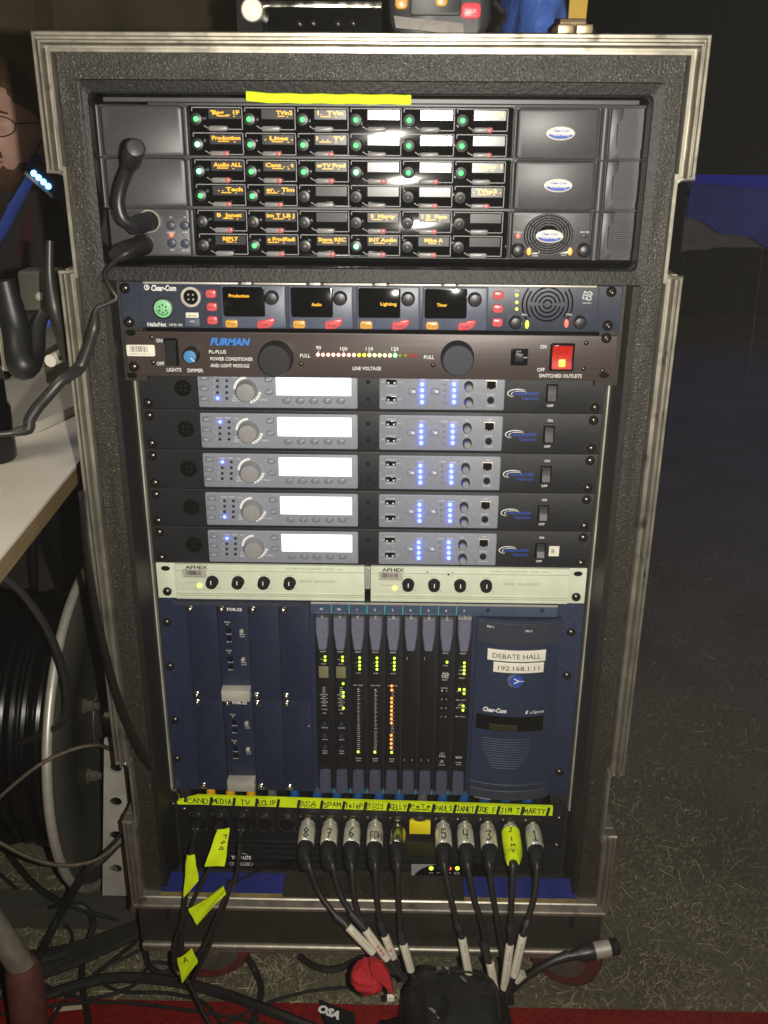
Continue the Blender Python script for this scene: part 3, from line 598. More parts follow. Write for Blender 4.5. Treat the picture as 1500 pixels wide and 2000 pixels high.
for k, r_ in enumerate((4, 8, 12, 16, 20, 24)):
    for a0, a1 in ((8, 172), (188, 352)) if r_ < 18 else ((-38, 38), (142, 218)): b.ring(X, Z, r_-.8, r_+.8, YK-5.02, YK-5.12, 20, a0, a1)
part('grille_slot', b, 'hole', t)
for x in (1006, 1131):
    X, Z = f(x, 628); b = MB(); b.lathe((X, YK-4.9, Z), [(6.4, 0), (6.1, 7), (5, 9.4), (2, 10)], n=20); part('volume_knob', b, 'knob', t)
for x, y_, m in ((1029, 633, 'lime_led'), (1106, 631, 'red_led')):
    X, Z = f(x, y_); b = MB(); b.disc(X, Z, 1.7, YK-4.9, YK-6.4, .4, 14, 3.9); part('level_lamp', b, m, t)
for y_ in (576, 590, 603):
    X, Z = f(1009, y_); b = MB(); b.disc(X, Z, 1.4, YK-4.9, YK-6.2, .4, 12); part('status_lamp', b, 'yellow_led', t)
for x, y_, tx in ((1010, 567, 'Link'), (1024, 614, 'Main'), (1111, 614, 'PGM')): X, Z = f(x, y_); b = MB(); txt(b, tx, X, Z, 1.9, y); part('control_lettering', b, 'white_print', t)
X, Z = f(1147, 577)
for P in ([(-3, 5), (-.5, 2.4), (2.6, 4.6), (5.2, 1.6), (3.2, -1), (4.4, -4), (.6, -5), (-1.6, -3.2), (-5, -3.4), (-4.2, .4), (-3, 5)], [(-3.6, 1), (0, -.6), (3.2, -1)], [(-.5, 2.4), (.4, -5)], [(-2, -3), (1, 0), (3.6, 2)]): pr.ribbon([(X+a*.9, Z+c*.9) for a, c in P], .7, y)
txt(pr, 'DRAGON', X, Z-7, 1.3, y, width=8); part('lettering', pr, 'white_print', t)
rack_screws(t, [f(244, 563), f(252, 629), f(1194, 570), f(1187, 636)], YK-3)
# ---------------------------------------------------------------- black power conditioner (1U), brown reflection put into its panel colour
t = thing('power_conditioner', 'bronze-black power conditioner with a row of coloured voltage lamps and a glowing red switch', 'power conditioner', (0, YK, 221))
ZU, ZD = 267, 222.6; YF = YK-4; f = disp_f(YF)
b = MB(); b.plate(-241.3, 241.3, ZD, ZU, YK, YF, .8, .5); part('faceplate', b, 'brown', t)
b = MB(); b.box(-218, 218, YK+.2, 180, ZD+1, ZU-1); part('chassis', b, 'matte', t)
pr = MB(); y = YF-.12
for x, yy, tx, h, wd in ((311, 665, 'ON', 3.6, 6), (313.5, 710, 'OFF', 3.6, 7.5), (340, 722, 'LIGHTS', 3.6, 14.5), (381.5, 723.5, 'DIMMER', 3.6, 15.5), (425, 687, 'PL-PLUS', 3.4, 16.8), (452.5, 701, 'POWER CONDITIONER', 3.4, 42), (449, 714, 'AND LIGHT MODULE', 3.4, 38.5), (596, 694.5, 'PULL', 3.6, 10), (838, 697.5, 'PULL', 3.6, 10), (622, 679, '90', 3.4, 5), (671.5, 681, '100', 3.4, 7), (721.5, 681, '110', 3.4, 7), (771.5, 681, '120', 3.4, 7), (716.5, 719.5, 'LINE VOLTAGE', 3.4, 28), (1061, 677, 'ON', 3.6, 6), (1056.5, 722, 'OFF', 3.6, 7.5), (1094.5, 734, 'SWITCHED OUTLETS', 3.6, 42)):
    X, Z = f(x, yy); b = MB(); txt(b, tx, X, Z, h, y, width=wd, bold=.012); part('lettering', b, 'white_print', t)
for x in (622, 671.5, 721.5, 771.5): X, Z = f(x, 687); pr.ribbon([(X, Z-1), (X, Z+1)], .5, y)
part('scale_tick', pr, 'white_print', t)
b = MB(); X, Z = f(449.5, 667.5); txt(b, 'FURMAN', X, Z, 6.6, y, width=40, bold=.05, shear=.28); part('brand_lettering', b, 'furblue', t)
for x, yy, r_, m in ((540, 698, 16.6, 'knob'), (893, 697, 16, 'navyknob')):
    X, Z = f(x, yy); b = MB(); b.lathe((X, YF, Z), [(r_*1.03, 0), (r_*1.03, 3), (r_, 4), (r_*.97, 14), (r_*.93, 16), (r_*.9, 16.4)], n=40); part('pull_light_tube', b, m, t)
X, Z = f(336, 687); b = MB(); b.plate(X-6.6, X+6.6, Z-13.6, Z+13.6, YF, YF-2, 1, .6); r_ = part('lights_rocker', b, 'gloss', t)
b = MB(); b.loops([[(X-5, YF-1.8, z) for z in (Z-12, Z+12)], [(X-5, YF-8, Z-12), (X-5, YF-3, Z+12)], [(X+5, YF-8, Z-12), (X+5, YF-3, Z+12)], [(X+5, YF-1.8, z) for z in (Z-12, Z+12)]], False, False, False); b.box(X-5, X+5, YF-3, YF-1.5, Z-12, Z+12); part('paddle', b, 'matte', r_)
X, Z = f(375, 692); b = MB(); b.lathe((X, YF, Z), [(8.2, 0), (7.8, 8), (6.8, 10)], n=22); k = part('dimmer_knob', b, 'knob', t)
b = MB(); b.lathe((X, YF, Z), [(6.2, 9), (6, 11.5), (4, 11.9)], n=20); part('cap', b, 'dimmer', k); b = MB(); b.ribbon([(X+1, Z-1), (X+4.4, Z-4.4)], .8, YF-12.1); part('pointer', b, 'white_print', k)
for i in range(20):
    X, Z = f(621+i*10.05, 692.5+i*.1); m = ['redwhite_led']*8+['yellow_led']*2+['ylwhite_led']*5+['green_hi']+['olive', 'orange_led' if 0 else 'olive', 'dimred', 'dimred']
    b = MB(); b.lathe((X, YF, Z), [(1.75, 0), (1.65, 1.2), (1.1, 2), (.2, 2.3)], n=12); part('voltage_lamp', b, m[i], t)
X, Z = f(1014, 697); b = MB(); b.plate(X-8.4, X+8.4, Z-8.2, Z+8.2, YF, YF-2.4, 1, .6); k = part('breaker', b, 'gloss', t); b = MB(); b.plate(X-4.5, X+4, Z-4.4, Z+4.4, YF-2.3, YF-5, 1, .8); part('breaker_button', b, 'knob', k)
b = MB(); txt(b, '15 A', X-1, Z+5.9, 1.6, YF-2.6); txt(b, 'RESET', X+6.2, Z, 1.2, YF-2.6, width=4); part('breaker_lettering', b, 'white_print', k)
X, Z = f(1097, 697); b = MB(); b.plate(X-12, X+12, Z-14, Z+13.6, YF, YF-2, 1, .6); r_ = part('outlet_rocker', b, 'gloss', t)
b = MB(); b.loops([[(X-9.6, YF-1.8, Z+11.4), (X-9.6, YF-4, Z+11.4), (X-9.6, YF-2.6, Z), (X-9.6, YF-6, Z-11), (X-9.6, YF-1.8, Z-11)], [(X+9.6, YF-1.8, Z+11.4), (X+9.6, YF-4, Z+11.4), (X+9.6, YF-2.6, Z), (X+9.6, YF-6, Z-11), (X+9.6, YF-1.8, Z-11)]]); part('paddle', b, 'red_rocker', r_)
b = MB(); b.plate(X-3, X+3, Z-8.6, Z-1.6, YF-4.2, YF-6.6, 1, .6); part('glow', b, 'rocker_glow', r_)
X, Z = f(275, 684.5); b = MB(); b.plate(X-14, X+14, Z-5.6, Z+5.6, YF, YF-.35, 1.6); s_ = part('barcode_sticker', b, 'sticker', t)
b = MB(); barcode(b, X-10, X+7, Z-1.4, Z+4.4, YF-.45, 3); txt(b, 'PROPERTY 0043127', X-1, Z-3.4, 1.2, YF-.45, width=20); part('barcode', b, 'barink', s_)
rack_screws(t, [f(262, 716), f(1184, 660)], YF)
for x, yy in ((296, 659), (299, 708), (588, 711), (846, 713), (1145, 670), (1140, 720), (1177, 724)):
    X, Z = f(x, yy); b = MB(); b.lathe((X, YF, Z), [(2.4, 0), (2.2, .8), (1.2, 1.5), (.3, 1.6)], n=12); part('small_screw', b, 'screw', t)
for x, yy in ((255, 650), (258, 733), (1180, 733)): X, Z = f(x, yy); b = MB(); b.disc(X, Z, 5, YF-.05, YF-.12, 0, 16, 3); part('mounting_slot', b, 'hole', t)
# ---------------------------------------------------------------- five wireless base stations (1U each)
ZA = 88.9+44.45*0
def base_station():
    zt, zb = 133.0, 89.2           # built in the third place, then copied
    t = thing('wireless_base_station', '', 'base station', (0, 0, zb), 'black wireless base stations with white screens')
    YF = -3; f = disp_f(YF)
    b = MB(); b.plate(-241.3, 241.3, zb, zt, 0, YF, .8, .5); part('faceplate', b, 'tempest', t)
    b = MB(); b.box(-218, 218, .3, 200, zb+1, zt-1); part('chassis', b, 'matte', t)
    xl, xr = f(398, 917)[0], f(699, 917)[0]; mz0, mz1 = zb+2.6, zt-3.2
    b = MB(); b.plate(xl, xr, mz0, mz1, YF+.1, YF-1.6, 1.8, .5); mo = part('control_overlay', b, 'grey', t)
    x2, x3 = f(740.5, 920)[0], f(977, 920)[0]; b = MB(); b.plate(x2, x3, mz0, mz1, YF+.1, YF-1.6, 1.8, .5); m2 = part('channel_overlay', b, 'grey', t)
    yo = YF-1.6; pr = MB(); g = disp_f(yo)
    lx0, lz1 = g(544, 893); lx1, lz0 = g(687, 931)[0], g(620, 930)[1]
    b = MB(); b.plate(lx0, lx1, lz0, lz1, yo+.1, yo-.5, .8, .2); part('lcd_window', b, 'lcd', t)
    for i, x in enumerate((565, 590.5, 616, 642, 667.5)):
        X, Z = g(x, 939.5); b = MB(); b.disc(X, Z, 4.6, yo+.1, yo-2.2, 1, 20, 3.2); part('menu_key', b, 'grey_btn', t); txt(pr, str(i+1), X, Z, 1.9, yo-2.35)
    for x, y, tx in ((530.5, 900, 'MENU'), (532, 923, 'ESC')):
        X, Z = g(x, y); b = MB(); b.plate(X-4.2, X+4.2, Z-2.8, Z+2.8, yo+.1, yo-2, 2.2, .8); part('soft_key', b, 'grey_btn', t); txt(pr, tx, X, Z, 1.6, yo-2.15, width=5)
    for y, tx in ((896.5, 'TALK'), (916, 'CALL'), (935, 'MIC')):
        X, Z = g(409, y); b = MB(); b.plate(X-4.6, X+4.6, Z-2.7, Z+2.7, yo+.1, yo-1.8, 1, .8); part('talk_key', b, 'grey_btn', t); txt(pr, tx, X, Z, 1.6, yo-1.95, width=5)
    X, Z = g(490, 919); b = MB(); b.lathe((X, yo, Z), [(10.8, 0), (10.8, 1), (10.4, 1.6), (10.2, 11), (9.2, 13), (5, 13.6)], n=30); part('encoder_knob', b, 'grey_knob', t)
    pr.ring(X, Z, 11.8, 14.2, yo-.1, yo-.2, 16, 92, 178)
    for k in range(5): pr.ring(X, Z, 12.2, 15, yo-.1, yo-.2, 3, -78+k*14, -67+k*14)
    for x in (434.5, 452):
        for i, y in enumerate((902, 913, 924, 934.5)):
            X, Z = g(x, y); b = MB(); b.disc(X, Z, 1.6, yo+.1, yo-1.2, .3, 12); part('channel_lamp' if x < 440 else 'peak_lamp', b, 'knob', t)
            if x < 440: txt(pr, 'ABCD'[i], X-4, Z, 1.5, yo-.1)
    for x, y, tx, wd in ((433, 894.5, 'CHAN', 6.5), (449.5, 894.5, 'PEAK', 6), (465, 895.5, 'VOL', 5), (469, 931, 'PUSH', 6.5), (470, 935, 'CHANNEL', 9.5), (469, 939, 'SELECT', 8), (521, 937.5, 'SCROLL', 7.5)):
        X, Z = g(x, y); txt(pr, tx, X, Z, 1.5, yo-.1, width=wd)
    part('overlay_lettering', pr, 'white_print', t); pr = MB()
    # channel side
    for y in (905, 936):
        X, Z = g(763, y); b = MB(); b.plate(X-5.4, X+5.4, Z-2.6, Z+2.6, yo+.1, yo-.5, .4, .2); k = part('dip_switch', b, 'gloss', t)
        b = MB(); b.box(X-4.2, X-2.2, yo-1.4, yo-.4, Z-1.6, Z-.2); b.box(X+2.2, X+4.2, yo-1.4, yo-.4, Z-1.6, Z-.2); part('slider', b, 'white_print', k)
        txt(pr, 'CHAN AB' if y < 910 else 'CHAN CD', X, Z+4.2, 1.5, yo-.1, width=10); txt(pr, 'CLEAR-COM', X, Z-4.3, 1.5, yo-.1, width=9.5); txt(pr, 'OFF', X-8.6, Z, 1.3, yo-.1, width=3.4); txt(pr, 'ON', X+8.6, Z, 1.3, yo-.1, width=3.4)
    for x in (803, 846.5):
        X, Z = g(x, 922); b = MB(); b.plate(X-4.6, X+4.6, Z-3.8, Z+3, yo+.1, yo-3, 2.2, 1.4); part('select_key', b, 'grey', t); pr.add([(X-.5, yo-3.15, Z-.8), (X+3, yo-3.15, Z-1), (X+3, yo-3.15, Z+.8), (X-.5, yo-3.15, Z+1)], [[0, 1, 2, 3]])
    for x, m in ((821, 'blue_led'), (864, 'grey_btn'), (881.5, 'blue_led')):
        for y in (909.5, 920.5, 931.5, 942.3):
            X, Z = g(x, y); b = MB(); b.disc(X, Z, 2 if m == 'blue_led' else 1.5, yo+.1, yo-1.5 if m == 'blue_led' else yo-.6, .3, 12); part('wire_lamp', b, m, t)
    for x, y, tx, wd in ((822, 901, 'CHAN', 6), (865, 902, '2 WIRE', 7), (884, 903, '4 WIRE', 7), (909, 900, 'IN', 2.4), (908, 929, 'OUT', 4), (953, 898, 'LINE', 4.5), (951, 929, 'BELTPACK', 8), (951, 949.5, 'PROGRAM', 9)): X, Z = g(x, y); txt(pr, tx, X, Z, 1.5, yo-.1, width=wd)
    for y in (913, 942):
        X, Z = g(909, y-1); b = MB(); b.lathe((X, yo, Z), [(4.8, 0), (4.8, 6), (4.2, 7)], n=14); k = part('level_knob', b, 'knob', t); b = MB(); b.lathe((X, yo, Z-.6), [(3.9, 6), (3.7, 11), (2.8, 12)], n=14); part('cap', b, 'grey_knob', k)
    X, Z = g(952, 911); b = MB(); b.plate(X-6, X+6, Z-5, Z+5, yo+.1, yo-.8, .5, .3); k = part('network_socket', b, 'nickel', t); b = MB(); b.box(X-4.6, X+4.6, yo-.9, yo-.7, Z-3.4, Z+4); b.box(X-2, X+2, yo-.9, yo-.7, Z-4.4, Z-3.4); part('socket_hole', b, 'hole', k)
    X, Z = g(950.5, 939); b = MB(); b.ring(X, Z, 2.2, 3.7, yo+.1, yo-1.2, 18); b.disc(X, Z, 2.2, yo, yo-.2, 0, 12); part('jack', b, 'matte', t)
    X, Z = f(1005, 925); yy = YF-.1; lg = MB()
    def arc(cx, cz, rx, rz, a0, a1, w0): lg.add([(cx+(rx+o*w0*math.sin(math.pi*i/16)**.5)*math.cos(R(a0+(a1-a0)*i/16)), yy, cz+(rz+o*w0*math.sin(math.pi*i/16)**.5)*math.sin(R(a0+(a1-a0)*i/16))) for i in range(17) for o in (0, 1)], [[2*i, 2*i+1, 2*i+3, 2*i+2] for i in range(16)])
    arc(X-1, Z-1, 10.5, 4.2, 40, 245, 1.1); arc(X+.5, Z-1.6, 8.5, 3, 30, 230, .8)
    for p_, mm in ((pr, 0), (lg, 1)): part('lettering' if not mm else 'brand_swoosh', p_, 'white_print', t)
    b = MB(); txt(b, 'Tempest2400', X+7, Z-.6, 3.6, YF-.14, width=27, bold=.02, shear=.25); txt(b, 'Clear-Com', X+11.5, Z-6, 3.2, YF-.14, width=17, bold=.02, shear=.2); part('brand_lettering', b, 'blue_print', t)
    X, Z = f(1066, 925); b = MB(); b.plate(X-6, X+6, Z-10, Z+10, YF, YF-1.6, .6, .4); r_ = part('power_rocker', b, 'gloss', t)
    b = MB(); b.loops([[(x_, YF-1.4, Z+7.6), (x_, YF-2.4, Z+7.6), (x_, YF-3, Z), (x_, YF-6, Z-7.6), (x_, YF-1.4, Z-7.6)] for x_ in (X-4.2, X+4.2)]); part('paddle', b, 'black', r_)
    b = MB(); b.loops([[(x_, YF-3.2, Z-.6), (x_, YF-6.3, Z-7.4), (x_, YF-5.4, Z-7.4), (x_, YF-2.9, Z-.6)] for x_ in (X-3.9, X+3.9)]); part('paddle_face', b, 'cover', r_)
    b = MB(); b.plate(X-6.6, X+6.6, Z+9.4, Z+11.2, YF, YF-3, .3, .3); part('rocker_lip', b, 'cover_d', r_)
    b = MB(); txt(b, 'ON', X+.5, Z+14.4, 2.6, YF-.14, width=5.4, bold=.02); txt(b, 'OFF', X-.6, Z-14, 2.6, YF-.14, width=6.6, bold=.02); part('switch_lettering', b, 'white_print', t)
    X, Z = f(369, 915); b = MB(); b.ring(X, Z, 9, 10.6, YF, YF-1.6, 28); k = part('headset_socket', b, 'black', t); b = MB(); b.disc(X, Z, 9, YF, YF-.2, 0, 24); part('socket_hole', b, 'hole', k)
    b = MB()
    for q in range(4): a = R(45+90*q); b.lathe((X+3.4*math.cos(a), YF, Z+3.4*math.sin(a)), [(.9, 0), (.8, 1)], n=8)
    part('pin', b, 'rail', k)
    for x in (719,):
        for dz in (9, -9): X, Z = f(x, 921); b = MB(); b.disc(X, Z+dz, 2.4, YF, YF-.4, .1, 12); part('cover_screw', b, 'matte', t)
    for x in (-233.5, 232.5):
        for dz in (-15.5, 15.2): inst('screw', SCREW, (x, YF, (zt+zb)/2+dz), t, (0, random.uniform(0, 3), 0))
    return t
bs = base_station()
BL = ['topmost wireless base station, directly under the bronze-black power conditioner', 'second wireless base station from the top, its uppermost left lamp glowing blue', 'middle wireless base station of the five, two above and two below it', 'fourth wireless base station from the top, bottom left lamp glowing blue', 'lowest wireless base station, with a white B sticker beside its switch']
stations = []
for k, (dz, row) in enumerate(((88.9, 3), (44.45, 0), (0, 0), (-44.45, 3), (-88.9, 0))):
    o = clone(bs, dz, BL[k]) if k != 2 else bs
    if k == 2: o['label'] = BL[2]
    stations.append((o, row))
for o, row in stations:                      # the lit channel lamp differs from station to station
    ls = sorted([c for c in o.children if c.name.startswith('channel_lamp')], key=lambda c: -sum(v.co.z for v in c.data.vertices)/len(c.data.vertices))
    ls[row].data = ls[row].data.copy(); ls[row].data.materials[0] = G['blue_led']; ls[row]['label'] = 'lit blue lamp'
o = stations[4][0]; f = disp_f(-3.2); X, Z = f(1082, 1076.5); b = MB(); b.plate(X-5.6, X+5.6, Z-6, Z+6, -3, -3.4); k = part('sticker', b, 'sticker', o); b = MB(); txt(b, 'B', X-1, Z, 5, -3.5); part('sticker_lettering', b, 'ink', k)
# ---------------------------------------------------------------- pair of cream distribution amplifiers (1U)
def damp(label, x0, x1, ear, px0):
    t = thing('distribution_amplifier', label, 'amplifier', ((x0+x1)/2, 0, -44), 'cream half-width distribution amplifiers'); f = disp_f(-5.2)
    b = MB(); e0, e1 = (x0-21, x0) if ear < 0 else (x1, x1+19.5); b.plate(e0, e1, -43.9, -.4, 0, -2.5, .6, .4); part('ear', b, 'cream', t)
    b = MB(); b.plate(x0, x1, -43.6, -.6, 0, -5, .6, .4); part('faceplate', b, 'cream', t)
    b = MB(); b.box(x0, x1, .2, 180, -42, -2); part('chassis', b, 'matte', t)
    b = MB()
    for z in (-35.2, -37.6, -40): b.box(x0+1, x1-.5, -5.6, -5, z-.6, z+.6)
    b.box(x0+1, x1-.5, -5.5, -5, -7.5, -6.9); part('ridge', b, 'cream', t)
    b = MB()
    for z in (-36.4, -38.8): b.box(x0+1, x1-.5, -5.15, -5, z-.5, z+.5)
    b.box(x0+1, x1-.5, -5.15, -5, -8.4, -7.6); part('groove', b, 'cream_d', t)
    pr = MB(); dk = MB(); y = -5.2
    X, Z = f(px0+25, 1100+px0*0); Z = -4; txt(dk, 'APHEX', x0+25, -4, 4, y, width=25, bold=.03); dk.ribbon([(x0+12, -1.2), (x0+38, -1.2)], .1, y)
    txt(pr, 'DISTRIBUTION AMPLIFIER  MODEL 120A', x1-56, -4.2, 2.4, y, width=64); part('model_lettering', pr, 'soft_print', t); pr = MB(); txt(pr, 'SERVO  BALANCED', x1-53, -19.5, 3, y, width=40); part('type_lettering', pr, 'soft_print', t); pr = MB(); txt(pr, 'SIGNAL/CLIP', x0+20, -23, 2.2, y, width=18)
    for i in range(4):
        X = x0+42+i*29; txt(pr, 'CH%d' % (i+1), X, -12.4, 2.3, y, width=7); txt(pr, '-', X-6, -29, 2, y); txt(pr, '+6', X+7, -29, 1.8, y, width=4)
        b = MB(); b.lathe((X, -5, -21), [(7, 0), (6.6, 1.4), (6.2, 8), (5.4, 9.6)], n=24); k = part('gain_knob', b, 'matte', t); b = MB(); b.ribbon([(X, -20.6), (X, -16.2)], 1, -14.75); part('pointer', b, 'white_print', k)
    part('lettering', pr, 'soft_print', t); part('brand_lettering', dk, 'dark_print', t)
    b = MB(); b.plate(x0+9, x0+36, -16.6, -6.4, -5, -5.7, 1); k = part('barcode_sticker', b, 'zinc', t); b = MB(); barcode(b, x0+13, x0+30, -13.4, -8, -5.8, int(x0)); txt(b, 'PROPERTY OF RENTALS', x0+21, -15.3, 1.1, -5.8, width=20); part('barcode', b, 'ink', k)
    b = MB(); b.lathe((x0+27, -5, -26.5), [(3.4, 0), (3.2, 2), (2, 3.4), (.4, 3.8)], n=16); part('signal_lamp', b, mat('signal_lamp_lens', s(232,236,130), .3, emit=(.95, 1, .35), es=.4), t)
    ex0 = (e0+e1)/2
    b = MB(); b.disc(ex0, -7, 5, -2.4, -2.7, 0, 18, 3); part('mounting_slot', b, 'hole', t); b = MB(); b.lathe((ex0, -2.5, -7), [(2.6, 0), (2.4, 1)], n=12); part('screw', b, 'screw', t)
    inst('screw', SCREW, (ex0, -2.5, -35.5), t)
    return t
xm = at(712, 1130, -5).x; xm2 = at(724, 1130, -5).x
damp('left cream distribution amplifier, its screwed ear on the left rail', -220, xm, -1, 303); damp('right cream distribution amplifier, with two black specks on its face', xm2, 221, 1, 724)
b = MB(); b.plate(xm+.5, xm2-.5, -28, -1, -1, -5.5, .5, .4); b.tube([((xm+xm2)/2+1, -6, -26), ((xm+xm2)/2+1, -6, -3)], 1.2, 8, False); solo('joining_clip', b, 'zinc', 'narrow metal clip between the two cream amplifiers', 'bracket')
b = MB()
for x, y, r_ in ((835, 1118, .9), (876, 1122, 1.3), (884, 1119, .7)): q = at(x, y, -5.2); b.disc(q.x, q.z, r_, -5, -5.3, 0, 8)
part('paint_chip', b, 'ink', [o for o in bpy.data.objects if o.get('label', '').startswith('right cream')][0])
# ---------------------------------------------------------------- navy intercom matrix frame (6U)
t = thing('matrix_frame', 'tall navy matrix frame with nine lilac-handled cards and DEBATE HALL sticker', 'matrix frame', (0, 0, -311))
ZU, ZD = -45, -304.5
b = MB(); b.plate(-241.3, 241.3, ZD-3, ZU, 2, -3, .8, .5); part('faceplate', b, 'navy', t)
b = MB(); b.box(-218, 218, 2.2, 300, ZD+1, ZU-1); part('chassis', b, 'matte', t)
f = disp_f(-6)
ex_ = [f(x, 1183)[0] for x in (362, 423, 484, 544, 604)]; zm = f(480, 1365.5)[1]
b = MB(); b.box(ex_[0]-14, ex_[4], -7.5, -3, ZU-5.4, ZU-.5); part('top_rail', b, 'cage_d', t)
pr = MB()
for c in range(4):
    for z0, z1 in ((zm+.4, ZU-5.8), (ZD+.6, zm-.4)):
        b = MB(); b.plate(ex_[c]+.35, ex_[c+1]-.35, z0, z1, -2.9, -6, .4, .35); pl = part('blank_panel' if c != 1 else 'interface_card', b, 'navy_d', t)
        for z in (z0+5, z1-4.6):
            if not (c == 1 and z == z0+5): inst('bolt', BOLT, (ex_[c]+5.4, -6, z), pl, (0, random.uniform(0, 3), 0))
        if c != 1: continue
        for k in range(2):
            zz = z1-21-k*37
            X = ex_[1]+11
            txt(pr, 'Relay', X, zz, 1.7, -6.12, width=6.5); txt(pr, 'Send', X+1, zz-15.6, 1.6, -6.12, width=5.6); txt(pr, 'Recv', X+1, zz-25.6, 1.6, -6.12, width=5.6); txt(pr, 'Send', X+16.5, zz-16, 1.6, -6.12, width=5.6); txt(pr, 'Level', X+16.5, zz-18.6, 1.6, -6.12, width=5.6)
            b = MB(); b.lathe((X, -6, zz-3), [(1, 0), (.9, .8), (.3, 1.2)], n=8); part('relay_lamp', b, 'olive', pl)
            for dz in (-11, -21.4): b = MB(); b.disc(X+1, zz+dz, 3.2, -5.9, -7, .5, 16); part('trim_hole', b, 'hole', pl)
            b = MB(); b.lathe((X+16, -6, zz-11.4), [(2.8, 0), (2.6, 3), (1.8, 3.8), (.3, 3.8)], n=14); part('level_trimmer', b, 'nickel', pl)
        txt(pr, 'FOR-22', ex_[1]+20, z1-4.8, 3.6, -6.12, width=17, bold=.03); part('card_lettering', pr, 'white_print', pl); pr = MB()
        hb = at(460, 1370.5 if z0 > zm else 1546, -19).z; b = MB(); b.prism([(ex_[1]+1.5, hb), (ex_[1]+34.5, hb), (ex_[1]+34.5, hb+14), (ex_[1]+1.5, hb+14)], -5.9, -19, .6); part('pull_block', b, 'zinc', pl)
b = MB(); X, Z = disp_f(-6)(604, 1418); txt(b, 'E:', X, Z, 2, -6.2); part('small_print', b, 'white_print', t)
# card cage
g = disp_f(-9); xt = [g(600+q/4.545, 1186)[0] for q in (215, 1325)]; cp = (xt[1]-xt[0])/7; cx0 = xt[0]-cp
sz1, sz0 = g(800, 1181)[1], g(800, 1201)[1]
sr = g(1088, 1195)[0]
b = MB(); b.plate(cx0-3.5, sr, sz0, sz1, -3, -10, .4, .4); st = part('label_strip', b, 'strip', t)
b = MB(); b.box(cx0-3, sr, -10.6, -8, sz1+.1, sz1+1.3); part('strip_edge', b, 'nickel', st)
zt1, zt0 = g(760, 1204)[1], g(760, 1267)[1]; zb1, zb0 = g(760, 1506)[1], g(760, 1548)[1]
b = MB(); b.plate(cx0-3, cx0+9*cp+1, ZD+.2, zb0+2.2, -3, -10, .4, .4); sb = part('label_strip', b, 'strip', t)
tk = MB()
for i in range(1, 9):
    x = cx0+i*cp; tk.box(x-.5, x+.5, -10.3, -9.8, sz0+1, sz1-1)
    x = cx0+i*(cp*.985)+.5; tk.box(x-.4, x+.4, -10.3, -9.8, ZD+.6, zb0+6)
part('division_tick', tk, 'teal', t)
TH = shared('top_ejector', 'handle', lambda b: b.loops([[(x*k, y, z) for x, z in o] for o, y, k in [([(-7.6, 0), (7.6, 0), (7.9, -4), (7.6, -20), (6.5, -26), (5.3, -37.6), (4.2, -39.6), (-4.2, -39.6), (-5.3, -37.6), (-6.5, -26), (-7.6, -20), (-7.9, -4)], yy, kk) for yy, kk in ((0, 1), (-7, 1), (-9, .93), (-10, .8))]]))
BH = shared('bottom_ejector', 'handle_d', lambda b: b.loops([[(x*k, y, z) for x, z in o] for o, y, k in [([(-7.2, -26), (7.2, -26), (7.2, -6), (6.4, -1), (5, 0), (-5, 0), (-6.4, -1), (-7.2, -6)], yy, kk) for yy, kk in ((0, 1), (-6, 1), (-8, .92), (-8.8, .8))]]))
LN = {'P1': ['ON', 'BC', 'MASTER', 'LAN A', 'LAN B', 'SYNC', 'CODE', 'S1'], 'A': ['ACT | VOX']}
CD = ['P1', 'P2', '1', '2', '3', '4', '5', '6', '7']
